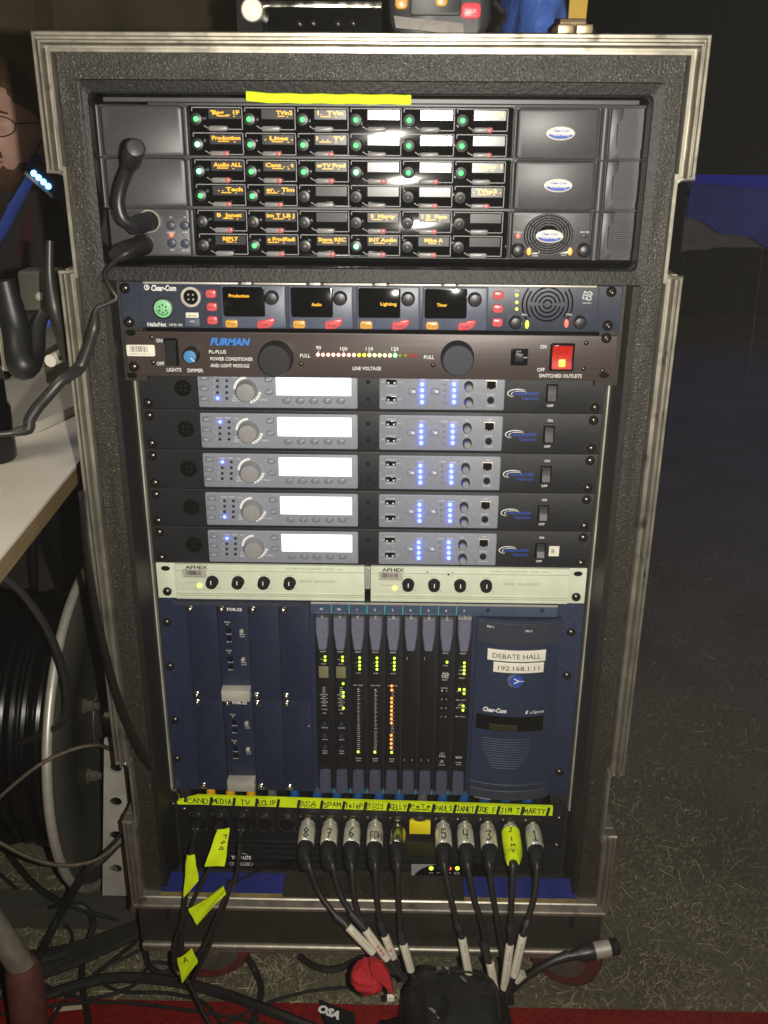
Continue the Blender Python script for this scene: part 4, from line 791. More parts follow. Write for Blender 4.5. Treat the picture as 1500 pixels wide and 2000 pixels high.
for i, nm in enumerate(CD):
    xa = cx0+i*cp; xc = xa+cp/2-.3; F_ = -7; lm = []
    z_ = lambda y: g(760, y)[1]
    b = MB(); b.plate(xa+.6, xa+cp-.6, zb0-4, sz0-.6, -2.9, F_, .3, .3); cdp = part('matrix_card', b, 'card', t)
    txt(pr, nm, xc-1, (sz0+sz1)/2, 2.6, -10.15, bold=.02); txt(pr, '- -' if i < 2 else '-', xc, ZD+2.4, 1.6, -10.15)
    inst('top_ejector', TH, (xc, F_, zt1), cdp); inst('bottom_ejector', BH, (xc, F_, zb1), cdp)
    b = MB(); b.box(xc-7.6, xc-1.6, F_-8, F_, zt1+.6, zt1+1.8); b.box(xc+1.6, xc+7.6, F_-8, F_, zt1+.6, zt1+1.8); b.box(xc-1.2, xc+1.2, F_-6, F_, zt1-.5, zt1+3); part('ejector_pin', b, 'chrome' if i != 8 else 'nickel', cdp)
    yt = F_-.12
    def T(y, tx, wd, dx=0, h=1.5): txt(pr, tx, xc+dx, z_(y), h, yt, width=wd)
    def dash(y, dx=0): pr.ribbon([(xc-1.8+dx, z_(y)), (xc+1.8+dx, z_(y))], .4, yt)
    if i not in (5, 6): T(1276, 'RESET', 7)
    if i < 2:
        lm += [('lime_led', 2, y) for y in (1286, 1293)]; T(1291, 'ON', 2.6, -2); T(1300, '+3.3V', 6)
        b = MB(); b.plate(xc-5.5, xc+5.6, z_(1327), z_(1305), F_, F_-.8, .3, .2); part('status_window', b, 'lcd_off', cdp)
        for k, w_ in enumerate(LN['P1']): T(1346+k*7.2, w_, min(1.6*len(w_), 9))
        for k in range(5): dash(1349.6+k*7.2)
        for k, w_ in enumerate(('CONFIG', 'DIAG', 'FULL', 'RESET')): T((1425, 1448, 1470, 1475)[k], w_, 6 if k else 8)
        for y in (1417, 1440, 1462): b = MB(); b.disc(xc, z_(y), 2.6, F_, F_-3, .8, 14); part('push_button', b, 'navy', cdp)
        if i == 1: lm += [('lime_led', 2.4, y) for y in (1338, 1355, 1363, 1386)]
    elif i < 5:
        lm += [('lime_led', 1.6, y) for y in (1287, 1295, 1302, 1309)]; T(1317, '+3.3V', 6); T(1297, '+', 1.6, -2); T(1304, '-', 1.6, -2)
        T(1341, 'ACT | VOX', 11.5)
        for k in range(16): T(1349+k*8.0, str(k+1), 1.4 if k < 9 else 2.4, 0, 1.7); dash(1353+k*8.0, .4)
        if i == 4: lm += [('orange_led', -1.2, 1341+k*8.05) for k in (0, 1, 3, 4, 5, 6, 7, 8, 9, 12, 13, 14, 15)]
        lm.append(('lime_led', -.6, 1471)); T(1484, 'FRAME', 6.4); T(1488.5, 'DATA', 5.4)
    elif i < 7:
        for d in (-6.5, 6): b = MB(); b.box(xc+d-.3, xc+d+.3, F_-.8, F_, z_(1480), z_(1300)); part('card_slot_rib', b, 'matte', cdp)
        pr.ribbon([(xc-4, z_(1290)), (xc-4, z_(1284))], .3, yt); pr.ribbon([(xc-5, z_(1487)), (xc-5, z_(1484))], .4, yt); pr.ribbon([(xc+4, z_(1487)), (xc+4, z_(1484))], .4, yt)
    elif i == 7:
        lm.append(('lime_led', 2, 1293)); T(1300, '+3.3V', 6)
        X, Z = xc+.6, z_(1319)
        for P in ([(-3, 5), (-.5, 2.4), (2.6, 4.6), (5.2, 1.6), (3.2, -1), (4.4, -4), (.6, -5), (-1.6, -3.2), (-5, -3.4), (-4.2, .4), (-3, 5)], [(-3.6, 1), (0, -.6), (3.2, -1)], [(-.5, 2.4), (.4, -5)], [(-2, -3), (1, 0), (3.6, 2)]): pr.ribbon([(X+a*.8, Z+c*.8) for a, c in P], .6, yt)
        T(1328, 'DRAGON', 6); T(1344, 'STATUS', 8)
        for k in range(4): T(1349+k*17, str(2*k+1), 1.4, -2.6, 1.8); T(1349+k*17, str(2*k+2), 1.4, 2.6, 1.8)
        for y, w_, l_ in ((1471, 'LAN', 5), (1475, 'DATA', 6.5), (1478, 'TRANSFER', 8), (1486, 'LINK', 4.6), (1489, 'DATA', 5), (1494, 'PULSE', 7)): T(y, w_, l_)
    else:
        lm += [('lime_led', 2, y) for y in (1294, 1301, 1308, 1315)]+[('yellow_led', -2.4, 1346), ('lime_led', 3, 1346), ('lime_led', 3, 1354), ('lime_led', 2.6, 1378), ('lime_led', 2.6, 1386.5)]
        for y, w_, l_ in ((1302, '5V', 4), (1309, 'MAIN', 8), (1316, 'STANDBY', 9), (1324, 'READY', 7), (1350, 'ACT | LNK', 12), (1367, 'ERR | TALLY', 12), (1373, '---', 4), (1377, 'FIBER', 7), (1382, 'ACT | LNK', 12), (1399, 'ERR | TALLY', 12), (1478, 'SERIAL', 8), (1480, 'SERVICE', 8), (1489, 'FRAME', 7), (1493, 'DATA', 5.6)): T(y, w_, l_)
    part('card_lettering', pr, 'white_print', cdp); pr = MB()
    for m_, dx, y in lm:
        b = MB(); b.lathe((xc+dx, F_, z_(y)), [(1.45, 0), (1.4, 1), (.9, 1.7), (.2, 1.9)], n=10); part('status_lamp', b, m_, cdp)
# right-hand bowed cover over the power supplies
cxl, cxr = g(928, 1300)[0], g(1090, 1300)[0]; cxm = (cxl+cxr)/2; hw = (cxr-cxl)/2
bow = lambda x: -9-9*max(0, 1-((x-cxm)/hw)**2)
def bowed(mb, x0, x1, z0, z1, dy, n=16, back=-3, taper=0):
    ls = []
    for i in range(n+1):
        x = x0+(x1-x0)*i/n; y = bow(x)-dy
        ls.append([(x, back, z0), (x, y+.6, z0), (x, y, z0+.6), (x, y, z1-.6), (x, y+.6, z1), (x, back, z1)])
    return mb.loops(ls)
def bend(mb, dy): mb.v = [(x, bow(x)-dy, z) for x, y, z in mb.v]; return mb
zz = lambda y: g(1010, y)[1]
b = MB(); bowed(b, cxl, cxr, ZD+.4, zz(1207), 0); cv = part('power_cover', b, 'cage', t)
b = MB(); bowed(b, cxl+.4, cxr-.4, zz(1253), zz(1211), 1.6); part('cover_band', b, 'cage_d', cv)
b = MB(); bowed(b, cxl+.4, cxr-.4, ZD+.5, zz(1536), 1.4); bowed(b, cxl+.4, cxr-6, zz(1528), zz(1524), .8); part('cover_foot', b, 'cage_d', cv)
b = MB(); bowed(b, cxl+4, cxr-13, zz(1421), zz(1392), .5); wn = part('display_window', b, 'gloss', cv)
b = MB(); bowed(b, cxl+19, cxl+52, zz(1421)+.8, zz(1408), .9, 8); part('lcd', b, 'lcd_dark', wn)
for k in range(13):
    z = zz(1436)-k*3.4; q = max(0, k-5)/8
    b = MB(); bowed(b, cxl+12+q*14, cxr-26-q*16, z-1.3, z, .9, 10); part('vent_louvre', b, 'cage', cv)
def stick(px0, px1, py0, py1, tx, h, wd, skew=0):
    x0, x1 = g(px0, py0)[0], g(px1, py0)[0]; z1, z0 = zz(py0), zz(py1); b = MB(); bowed(b, x0, x1, z0, z1, 2, 10); k = part('label_sticker', b, 'sticker', cv)
    b = MB(); txt(b, tx, (x0+x1)/2, (z0+z1)/2, h, 0, width=wd); bend(b, 2.15); part('sticker_lettering', b, 'ink', k)
stick(952, 1065, 1263, 1284, 'DEBATE HALL', 6.2, 55); stick(963, 1061, 1287, 1306, '192.168.1.11', 5.6, 47)
X, Z = g(1004, 1322); b = MB(); b.ring(X, Z, .1, 9.4, 0, -.1, 32); bend(b, .4); em = part('round_emblem', b, 'handle', cv)
b = MB(); b.disc(X+2, Z, 7.6, 0, -.1, 0, 30); bend(b, .6); part('emblem_moon', b, 'blue_print', em)
b = MB(); b.ribbon([(X-1, Z-3), (X+4.6, Z), (X-1, Z+3)], 1.4, 0); b.ribbon([(X+3, Z), (X+10, Z)], .7, 0); bend(b, .8); part('emblem_ray', b, 'white_print', em)
b = MB(); X, Z = g(965, 1379); txt(b, 'Clear-Com', X, Z, 5.6, 0, width=27, bold=.04, shear=.2)
X, Z = g(1043, 1382); txt(b, 'E', X-9.6, Z, 4, 0, width=3.4, bold=.05, shear=.25); txt(b, 'clipse', X+2.4, Z-.2, 4, 0, width=17, shear=.25)
X, Z = g(957, 1218.5); txt(b, 'PSU 1', X, Z, 2.4, 0, width=7.5, bold=.02); X, Z = g(1031, 1224); txt(b, 'PSU 2', X, Z, 2.4, 0, width=7.5, bold=.02); X, Z = g(942, 1552); txt(b, 'ECLIPSE MATRIX', X, Z, 1.4, 0, width=19); bend(b, 1.8); part('cover_lettering', b, 'white_print', cv)
for x in (953, 1059): X, Z = disp_f(-10)(x, 1192); b = MB(); b.disc(X, Z, 2.6, -9.9, -10.2, 0, 14); part('strip_hole', b, 'navy', st)
rack_screws(t, [f(325, 1217), f(331, 1303), f(341, 1408), f(345, 1484), f(1116, 1237), f(1108, 1321), f(1093, 1510)], -3)
# ---------------------------------------------------------------- connector patch panel (1U) with hand-lettered tape
f5 = disp_f(-3)
t = thing('patch_panel', 'black connector panel with sixteen round sockets under a hand-lettered yellow tape', 'patch panel', (0, 0, -381))
b = MB(); b.plate(-241.3, 241.3, -381, -323, 2, -3, .6, .4); part('faceplate', b, 'black', t)
CXP = [386, 430, 474, 517.6, 561, 602, 645.5, 689, 733, 776.6, 820, 865, 907.6, 951.6, 996, 1039.6]
CPT = [f5(x, 1604+(x-386)*.0175) for x in CXP]
CON = []
for i, (X, Z) in enumerate(CPT):
    b = MB(); b.plate(X-12.6, X+12.6, Z-15.2, Z+15, -2.9, -4.4, 3, .4); c_ = part('socket_flange', b, 'black', t); CON.append(c_)
    b = MB(); b.ring(X, Z, 9.3, 11.2, -4.2, -7, 30); part('socket_ring', b, 'bezel_lip' if i not in (3, 4) else 'rail', c_)
    b = MB(); b.disc(X, Z, 9.3, -4.2, -4.5, 0, 26); part('socket_hole', b, 'hole', c_)
    b = MB()
    for dx, dz in ((-10, 12), (10, -12)): b.lathe((X+dx, -4.3, Z+dz), [(2, 0), (1.7, .9), (.3, 1.3)], n=12)
    part('fixing_screw', b, 'chrome', c_)
    b = MB(); b.plate(X-4.6, X+4.6, Z+9.6, Z+14, -4.2, -9.5, 2, 1.2); part('latch_tab', b, 'chrome', c_)
    if i < 3:
        b = MB(); b.plate(X-5.6, X+5.6, Z-5, Z+4, -4.2, -16, .8, .6); pg = part('network_plug', b, 'matte', c_); b = MB(); b.box(X-3.4, X+3.4, -16.4, -16, Z-1, Z-.2); b.box(X-3.4, X+3.4, -16.4, -16, Z-2.8, Z-2); part('plug_latch', b, 'nickel', pg)
    if i in (3, 4): b = MB(); [b.lathe((X+dx, -4.4, Z+dz), [(1, 0), (.9, 2)], n=8) for dx, dz in ((-3.5, 1), (3.5, 1), (0, -3.5))]; part('pin', b, 'rail', c_)
# tape strip
fT = disp_f(-8); TL = fT(366, 1555); TR = fT(1080, 1577); BLp = fT(361, 1570); BR = fT(1083, 1593); TIPp = fT(346, 1569)
n = 36; b = MB(); ls = []; rnd = random.Random(4)
for i in range(n+1):
    u = i/n; j = .35*math.sin(i*.9)
    if i == 0: ls.append([(TIPp[0], -4, TIPp[1]+3), (TIPp[0], -9, TIPp[1]+2.2), (TIPp[0]+1, -9.2, TIPp[1]-.6), (TIPp[0]+1, -3, TIPp[1]-1)]); continue
    x = TL[0]+(TR[0]-TL[0])*u; z1 = TL[1]+(TR[1]-TL[1])*u+j*.4; z0 = BLp[1]+(BR[1]-BLp[1])*u+j*.2
    ls.append([(x, -4, z1+.4), (x, -7.8, z1), (x, -8.6, z0), (x, -4, z0-.3)])
b.loops(ls); tp = part('name_tape', b, 'ylw', t)
ink = MB(); yk = lambda v: -8.5-.1
def tz(u): return TL[1]+(TR[1]-TL[1])*u, BLp[1]+(BR[1]-BLp[1])*u
bars = [362, 412, 457, 501, 543, 583, 628, 671, 713, 758, 798, 846, 888, 931, 973, 1020, 1070]
bx = [fT(x, 1562+(x-360)*.031)[0] for x in bars]
for x in bx:
    u = (x-TL[0])/(TR[0]-TL[0]); z1, z0 = tz(u); ink.ribbon([(x+1.1, z1-.9), (x-.6, z0+1.2)], 3.6, -8.75)
NM = ['CAND', 'MEDIA', 'TV', 'ECLIP', '', 'SP2/MOD', 'SPAM', 'TeleP', 'RON/FOH', 'KELLY', 'PeTe', 'PAULS', 'JANET', 'JOE F', 'JIM T', 'MARTY']
STK['l'] = ['.4,1 .4,0']
for i, nm in enumerate(NM):
    if not nm: continue
    xa, xb = bx[i]+2.4, bx[i+1]-2.2; u = ((xa+xb)/2-TL[0])/(TR[0]-TL[0]); z1, z0 = tz(u); H = z1-z0
    rows = nm.split('/')
    for k, w_ in enumerate(rows):
        cwid = (xb-xa)/(len(w_)*1.25); h = H*.62 if len(rows) == 1 else H*.34; zb_ = z0+H*.2 if len(rows) == 1 else z0+H*(.52-.42*k)
        if nm == 'TV': cwid *= .55; xs_ = xa+(xb-xa)*.25
        else: xs_ = xa
        if nm == 'PeTe': h *= .6; zb_ += H*.3
        pen(w_, lambda a, c, xs_=xs_, zb_=zb_: (xs_+a, -8.8, zb_+c), min(cwid, 5.4), h, 1.05 if len(rows) == 1 else .8, ink)
    if nm == 'PeTe': ink.ribbon([(xa+1, z0+H*.38), (xb-2, z0+H*.18)], .8, -8.8); ink.ribbon([(xa+2, z0+H*.15), (xb-3, z0+H*.4)], .8, -8.8)
part('handwriting', ink, 'ink', tp)
X, Z = CPT[10]; b = MB(); b.plate(X-13, X+13, Z-7.6, Z+9.4, -4, -10.6, .6, .3); part('blanking_tape', b, 'tape_y', t, 'blank yellow tape square covering one socket')
# boots rising behind the panel
for i, (x, m_) in enumerate(((412, 'wire_y'), (450, 'wire_y'), (490, 'wire_y'), (531, 'wire_g'), (575, 'wire_b'), (619, 'wire_b'), (657, 'wire_b'), (698, 'wire_b'), (739, 'wire_b'), (779, 'wire_b'), (824, 'wire_g'), (863, 'wire_b'), (905, 'wire_b'), (945, 'wire_b'), (986, 'wire_b'), (1029, 'wire_b'))):
    q = at(x, 1548+(x-412)*.03, 12); b = MB(); b.lathe((q.x, 13, -338), [(6.5, 0), (6.5, 14), (5.6, 18), (5.6, 22), (5, 23), (5, 27), (4.2, 28)], (.05, -.25, 1), 14); part('cable_boot', b, m_, t)
q = at(1088, 1560, 6); b = MB(); b.plate(q.x-7, q.x+9, -345, -313, 10, 8, .5); part('paper_tag', b, 'sticker', t)
X, Z = f5(338, 1549); b = MB(); b.lathe((X, -3, Z), [(9.6, 0), (9.6, 6), (8.8, 7.4), (6.6, 7.8), (6.2, 6.6), (3, 6.6), (2.6, 7.6), (.4, 7.6)], n=30); part('thumbscrew', b, 'chrome', t)
rack_screws(t, [f5(1092, 1598), f5(360, 1580)], -3)
# ---------------------------------------------------------------- rack battery supply (2U)
t = thing('battery_backup', 'black ribbed battery backup unit at the rack bottom with small green and red lamps', 'battery backup', (0, 0, -461))
b = MB(); b.plate(-241.3, 241.3, -461, -383, 2, -3, .8, .5); part('faceplate', b, 'black', t)
b = MB(); b.box(-218, 218, 2.2, 320, -460, -384); part('chassis', b, 'matte', t)
f = disp_f(-6)
for k, y in enumerate((1648, 1658, 1668, 1680, 1694, 1708)):
    z = f(700, y)[1]; b = MB(); b.plate(-205, 215, z-2, z+2, -2.9, -6.4, .6, .8); part('front_rib', b, 'black', t)
X, Z = f(823, 1658); b = MB(); b.plate(X-22, X+22, Z-11, Z+9, -2.9, -7, .6, .5); part('lamp_cover', b, 'lcd_dark', t)
x0, z1 = f(803, 1684); x1 = f(948, 1690)[0]; z0 = f(900, 1730)[1]
b = MB(); b.plate(x0, x1, z0, z1, -2.9, -8.4, .8, .4); cp_ = part('control_panel', b, 'gloss', t)
b = MB(); b.add([(x0+.3, -8.6, z1-.4), (x0+33, -8.6, z1-.4)]+[(x0+33*math.cos(R(a))**.9, -8.6, z1-.4-(1-math.cos(R(90-a)))*24*.9) for a in range(8, 90, 8)]+[(x0+.3, -8.6, z1-24)], [list(range(14))]) if 0 else b.add([(x0+.3, -8.6, z1-.4), (x0+33, -8.6, z1-.4), (x0+22, -8.6, z1-3), (x0+13, -8.6, z1-8), (x0+6, -8.6, z1-15), (x0+1.4, -8.6, z1-24), (x0+.3, -8.6, z1-25)], [[0, 1, 2], [0, 2, 3], [0, 3, 4], [0, 4, 5], [0, 5, 6]]); part('corner_print', b, 'line', cp_)
pr = MB(); yy = -8.6
for x, m_ in ((842, 'lime_led'), (858.5, 'ledoff'), (877, 'red_led'), (893, 'lime_led')):
    X, Z = f(x, 1693); b = MB(); b.lathe((X, -8.3, Z), [(2.9, 0), (2.6, 1), (1.6, 1.7), (.2, 2)], n=14); part('status_lamp', b, m_, cp_)
for x in (842, 858): X, Z = f(x, 1702); pr.ribbon([(X-2.6, Z-.8), (X-1.6, Z+.8), (X, Z), (X+1.6, Z-.8), (X+2.6, Z+.8)], .55, yy)
X, Z = f(892, 1703); pr.ribbon([(X-3, Z-1.4), (X+3, Z-1.4), (X+3, Z+1.6), (X-3, Z+1.6), (X-3, Z-1.4)], .5, yy); X, Z = f(905, 1703); txt(pr, '!', X, Z, 2.6, yy); X, Z = f(879, 1702); txt(pr, '%', X, Z, 2, yy)
X, Z = f(846, 1718); pr.ring(X, Z, 2.7, 3.3, yy, yy-.02, 18, 130, 410); pr.ribbon([(X, Z+.5), (X, Z+3.6)], .6, yy)
X, Z = f(903, 1720); pr.add([(X-3, yy, Z-1), (X-1.6, yy, Z-1), (X+.6, yy, Z-3), (X+.6, yy, Z+3), (X-1.6, yy, Z+1), (X-3, yy, Z+1)], [[0, 1, 2, 3, 4, 5]]); pr.ribbon([(X+1.4, Z+2), (X+3.6, Z-2)], .7, yy); pr.ribbon([(X+3.6, Z+2), (X+1.4, Z-2)], .7, yy)
part('symbol_print', pr, 'white_print', cp_)
pr = MB(); fl = disp_f(-6.6); X, Z = fl(471, 1675); txt(pr, 'TRIPP-LITE', X, Z, 5, -6.7, width=25, bold=.04); pr.ring(X+3, Z, 6.4, 7, -6.7, -6.72, 24, 35, 145)
X, Z = fl(471, 1687.5); pr.ribbon([(X-13, Z+2.2), (X+13, Z+2.2), (X+15, Z), (X+13, Z-2.2), (X-13, Z-2.2), (X-15, Z), (X-13, Z+2.2)], .5, -6.7); txt(pr, 'Smart Pro UPS', X, Z, 2.3, -6.7, width=22, bold=.02); part('brand_lettering', pr, 'white_print', t)
X, Z = fl(568, 1688); b = MB(); ls = []
rnd = random.Random(9); b.loops([[(X-12+6*i, -6.6-rnd.uniform(.4, 2.4), Z-8+4*k+rnd.uniform(-.6, .6)) for i in range(6)] for k in range(5)], False, False, False); part('clear_tape', b, 'chrome', t, 'crumpled clear tape scrap catching the light')
q1 = f(1075, 1707); b = MB(); b.tube([(q1[0]-14, -3, q1[1]+20), (q1[0]-14, -18, q1[1]+18), (q1[0]-14, -18, q1[1]-6), (q1[0]-14, -3, q1[1]-8)], 3, 8, False); b.plate(q1[0]-20, q1[0]+14, q1[1]-6, q1[1]-2, -3, -14, 1, .6); part('ear_handle', b, 'rail', t)
rack_screws(t, [f(1088, 1654)], -3)
# ---------------------------------------------------------------- plugged cables
def cableplug(label, i, num, path, sleeve, shr, extra=None, tape=None, shiny=False):
    X, Z = CPT[i]; t = thing('microphone_cable', label, 'cable', (X, -5, Z), 'black cables plugged into the patch panel')
    ax = Vector((0, -1, -.12)).normalized(); c = Vector((X, -4.6, Z))
    b = MB(); b.lathe(c, [(9.2, 0), (9.2, 5), (10, 6), (10.3, 12), (10.5, 29), (10.2, 33), (9.4, 34)], ax, 26); br = part('plug_barrel', b, 'plug' if not shiny else 'chrome', t)
    P0 = c+ax*34; px, py, pY = path[0]
    B1 = Vector(at(px, py, pY)); b = MB()
    b.tube([P0-ax*2, P0+ax*8, P0+ax*18+Vector((0, 0, -4)), (P0+ax*24+B1)/2+Vector((0, -3, -2)), B1], [9.6, 9.2, 8, 6.4, 4.2], 14)
    bt = part('strain_relief', b, 'matte', t)
    b = MB()
    for k in range(6):
        u = .3+.1*k; p = (P0+ax*14).lerp(B1, u); d = (B1-P0).normalized(); b.lathe(p, [(5.9-.25*k, 0), (6.3-.25*k, .5), (6.3-.25*k, 1.6), (5.9-.25*k, 2.1)], d, 14)
    part('relief_ring', b, 'knob', bt)
    pts = [P0.lerp(B1, .8)]+[at(*p) for p in path]
    b = MB(); b.tube(pts, 3.5, 10); part('jacket', b, 'cable', t)
    if shr:
        b = MB(); a0, a1 = at(*shr[0]), at(*shr[1]); b.tube([a0, (a0+a1)/2, a1], [4.2, 4.6, 4.3], 12, False); part('heatshrink_collar', b, 'shrink', t)
    if sleeve:
        a0, a1 = at(*sleeve[0]), at(*sleeve[1]); b = MB(); d = (a1-a0).normalized(); b.lathe(a0, [(4.6, 0), (5.1, .6), (5.1, (a1-a0).length-2), (4.4, (a1-a0).length)], d, 16); sl = part('cable_marker', b, 'sleeve', t)
        # small print running along the marker on the side turned to the viewer
        vw = (CAM-(a0+a1)/2).normalized(); n_ = (vw-d*vw.dot(d)).normalized(); s_ = d.cross(n_); b = MB(); L = (a1-a0).length
        vs, fs = glyphs('PROPERTY OF ON STAGE AUDIO', 0, 0); k = (L*.72)/(max(v[0] for v in vs)); r_ = 5.25
        def wrap(u, v): return a0+d*(L*.14+u)+n_*(r_*math.cos(v/r_))+s_*(-r_*math.sin(v/r_))
        b.add([wrap(v[0]*k, (v[1]-.35)*k*1.15+.8) for v in vs], fs); part('marker_print', b, 'barink', sl)
        if extra:
            b = MB(); pen(extra, lambda a, e: wrap(a+L*.35, e-2), 4, 4.4, 1, b); part('marker_scrawl', b, 'redprint', sl)
    if num:
        b = MB(); r_ = 10.65; k = len(num)
        def fm(a, e, sx=0): th = (a+sx)/r_; return (X+r_*math.sin(th), -5-31+e*1.25, Z+.12*(-31+e*1.25+5)+r_*math.cos(th))
        wd = 6.6 if k == 1 else 4; pen(num, lambda a, e: fm(a, e, -wd*(1 if k == 1 else 2.6)/2), wd, 12 if k == 1 else 9, 1.3 if k == 1 else 1, b); part('inked_number', b, 'ink', br)
    if tape:
        b = MB(); P = [c+ax*8, c+ax*22, P0+ax*6, P0.lerp(B1, .45)+Vector((0, -3, 0)), P0.lerp(B1, .72)+Vector((0, -2, 0))]
        b.tube(P, [11.4, 11.6, 11.2, 10, 7.8], 16); tp_ = part('name_flag', b, 'ylw', t); b = MB()
        P = [Vector(p) for p in P]
        for ch, u0 in (('J', .12), ('I', .36), ('M', .55), ('T.', .78)):
            q = u0*4; k_ = min(3, int(q)); p = P[k_].lerp(P[k_+1], q-k_); d = (P[k_+1]-P[k_]).normalized(); vw = (CAM-p).normalized(); n_ = (vw-d*vw.dot(d)).normalized(); rr = [11.4, 11.6, 11.2, 10, 7.8]; r_ = rr[k_]+(rr[k_+1]-rr[k_])*(q-k_)+.9; s_ = n_.cross(d)
            pen(ch, lambda a, e: p-d*(e-3)+n_*(r_*math.cos((a-2.6)/r_))+s_*(r_*math.sin((a-2.6)/r_)), 5, 6, 1.2, b)
        part('handwriting', b, 'ink', tp_)
cableplug('black cable with silver plug inked 8, leftmost of the silver plugs', 5, '8', [(604, 1692, -72), (624, 1745, -84), (655, 1787, -96), (684, 1816, -106), (728, 1864, -118), (770, 1902, -122)], ((680, 1810, -105), (730, 1862, -118)), ((655, 1788, -96), (676, 1806, -103)))
cableplug('black cable with silver plug inked 7, red scrawl on its white marker', 6, '7', [(650, 1692, -72), (664, 1745, -84), (690, 1788, -95), (716, 1818, -104), (758, 1876, -116), (790, 1915, -124)], ((714, 1816, -103), (757, 1875, -116)), ((684, 1782, -94), (710, 1811, -102)), 'ooo')
cableplug('black cable with silver plug inked 6, between the plugs inked 7 and FOH', 7, '6', [(687, 1692, -74), (692, 1750, -88), (704, 1795, -96), (725, 1830, -100), (748, 1858, -104), (776, 1905, -112)], None, ((702, 1790, -95), (722, 1826, -100)))
cableplug('black cable with silver plug inked FOH, beside the shiny unmarked plug', 8, 'FOH', [(733, 1692, -74), (736, 1750, -86), (743, 1800, -94), (752, 1830, -98), (768, 1870, -106), (788, 1910, -112)], ((752, 1828, -98), (769, 1872, -106)), ((742, 1800, -94), (750, 1824, -97)), 'o')
cableplug('black cable with unmarked shiny plug under the name KELLY', 9, '', [(777, 1692, -74), (778, 1750, -86), (782, 1805, -96), (788, 1845, -104), (803, 1895, -114), (822, 1935, -122)], ((788, 1844, -104), (803, 1897, -114)), ((784, 1820, -99), (787, 1842, -103)), None, None, True)
cableplug('black cable with silver plug inked 5, next to the socket covered by yellow tape', 11, '5', [(868, 1692, -74), (880, 1750, -88), (892, 1800, -98), (903, 1835, -106), (915, 1905, -120), (920, 1950, -126)], ((903, 1833, -106), (916, 1905, -120)), ((893, 1805, -99), (897, 1815, -101)))
cableplug('black cable with silver plug inked 4, short white marker near the floor', 12, '4', [(914, 1692, -74), (926, 1755, -88), (942, 1805, -96), (952, 1860, -104), (966, 1940, -118), (972, 1975, -122)], ((957, 1880, -107), (968, 1942, -118)), ((945, 1840, -101), (953, 1876, -106)))
cableplug('black cable with silver plug inked 3, hanging without any white marker', 13, '3', [(956, 1692, -72), (964, 1755, -84), (972, 1800, -92), (980, 1850, -98), (990, 1900, -102), (1000, 1960, -108)], None, None)
cableplug('black cable whose plug is wrapped in yellow tape lettered JIM T.', 14, '', [(1002, 1692, -72), (1000, 1750, -86), (997, 1805, -96), (996, 1848, -104), (986, 1930, -118), (964, 1985, -126)], ((996, 1845, -104), (985, 1932, -118)), ((997, 1806, -96), (997, 1818, -98)), None, True)
cableplug('black cable with silver plug inked 1, rightmost of the silver plugs', 15, '1', [(1049, 1692, -74), (1044, 1750, -88), (1030, 1800, -98), (1020, 1832, -106), (1003, 1908, -120), (982, 1965, -128)], ((1021, 1828, -105), (1004, 1908, -120)), ((1031, 1797, -97), (1027, 1810, -101)))
def flagcable(label, i, path, flag=None, letters=None, r=2.6, m='cable', nm='network_cable'):
    if i is not None: X, Z = CPT[i]; pts = [Vector((X, -14, Z-1)), Vector((X, -30, Z-5))]
    else: pts = []
    pts += [at(*p) for p in path]
    t = thing(nm, label, 'cable', pts[0]); b = MB(); b.tube(pts, r, 8); part('jacket', b, m, t)
    if flag:
        C4 = [at(p[0], p[1], p[2]-11) for p in flag]; nrm = (C4[1]-C4[0]).cross(C4[3]-C4[0]).normalized()
        if nrm.dot(CAM-C4[0]) < 0: nrm = -nrm
        b = MB(); ls = []
        for k in range(9):
            u = k/8; a = C4[0].lerp(C4[3], u); e = C4[1].lerp(C4[2], u); row = []
            for q in range(6): v = q/5; row.append(a.lerp(e, v)+nrm*(2.2*math.sin(v*3.1+u*2.2)+.9*math.sin(u*9+v*4)))
            ls.append(row+[p-nrm*.8 for p in row[::-1]])
        b.loops(ls); fl = part('name_flag', b, 'ylw', t)
        if letters:
            b = MB(); n0 = nrm*3.4
            o, du, dv, cw_, ch_ = letters[1:]
            O_ = C4[0].lerp(C4[1], o[0]).lerp(C4[3].lerp(C4[2], o[0]), o[1]); U_ = (C4[1]-C4[0]).normalized(); V_ = (C4[3]-C4[0]).normalized()
            A = U_*du[0]+V_*du[1]; B_ = U_*dv[0]+V_*dv[1]
            pen(letters[0], lambda a, e: O_+A*a+B_*e+n0, cw_, ch_, 1.1, b); part('handwriting', b, 'ink', fl)
flagcable('thin black cable from the first socket with blank folded yellow flag', 0, [(373, 1668, -62), (370, 1710, -70), (362, 1760, -78), (358, 1800, -84), (356, 1850, -92), (366, 1920, -104)], [(365, 1669, -64), (379, 1669, -66), (386, 1722, -74), (360, 1752, -76)])
flagcable('thin black cable from the second socket with long yellow flag lettered rod', 1, [(424, 1640, -56), (412, 1690, -68), (398, 1716, -74), (372, 1770, -84), (352, 1810, -92), (340, 1856, -98), (352, 1890, -102), (372, 1925, -108), (396, 1975, -118), (425, 2030, -130)], [(425, 1620, -50), (448, 1617, -52), (437, 1693, -66), (401, 1692, -66)], ('rod', (.72, .16), (0, 1), (1, 0), 5.4, 6.5))
flagcable('thin black cable from the third socket, crossed by a crumpled yellow flag', 2, [(468, 1660, -58), (462, 1710, -70), (449, 1738, -76), (430, 1795, -86), (408, 1850, -96), (388, 1890, -102), (372, 1925, -106)], [(368, 1776, -88), (436, 1731, -80), (441, 1748, -80), (385, 1805, -90)])
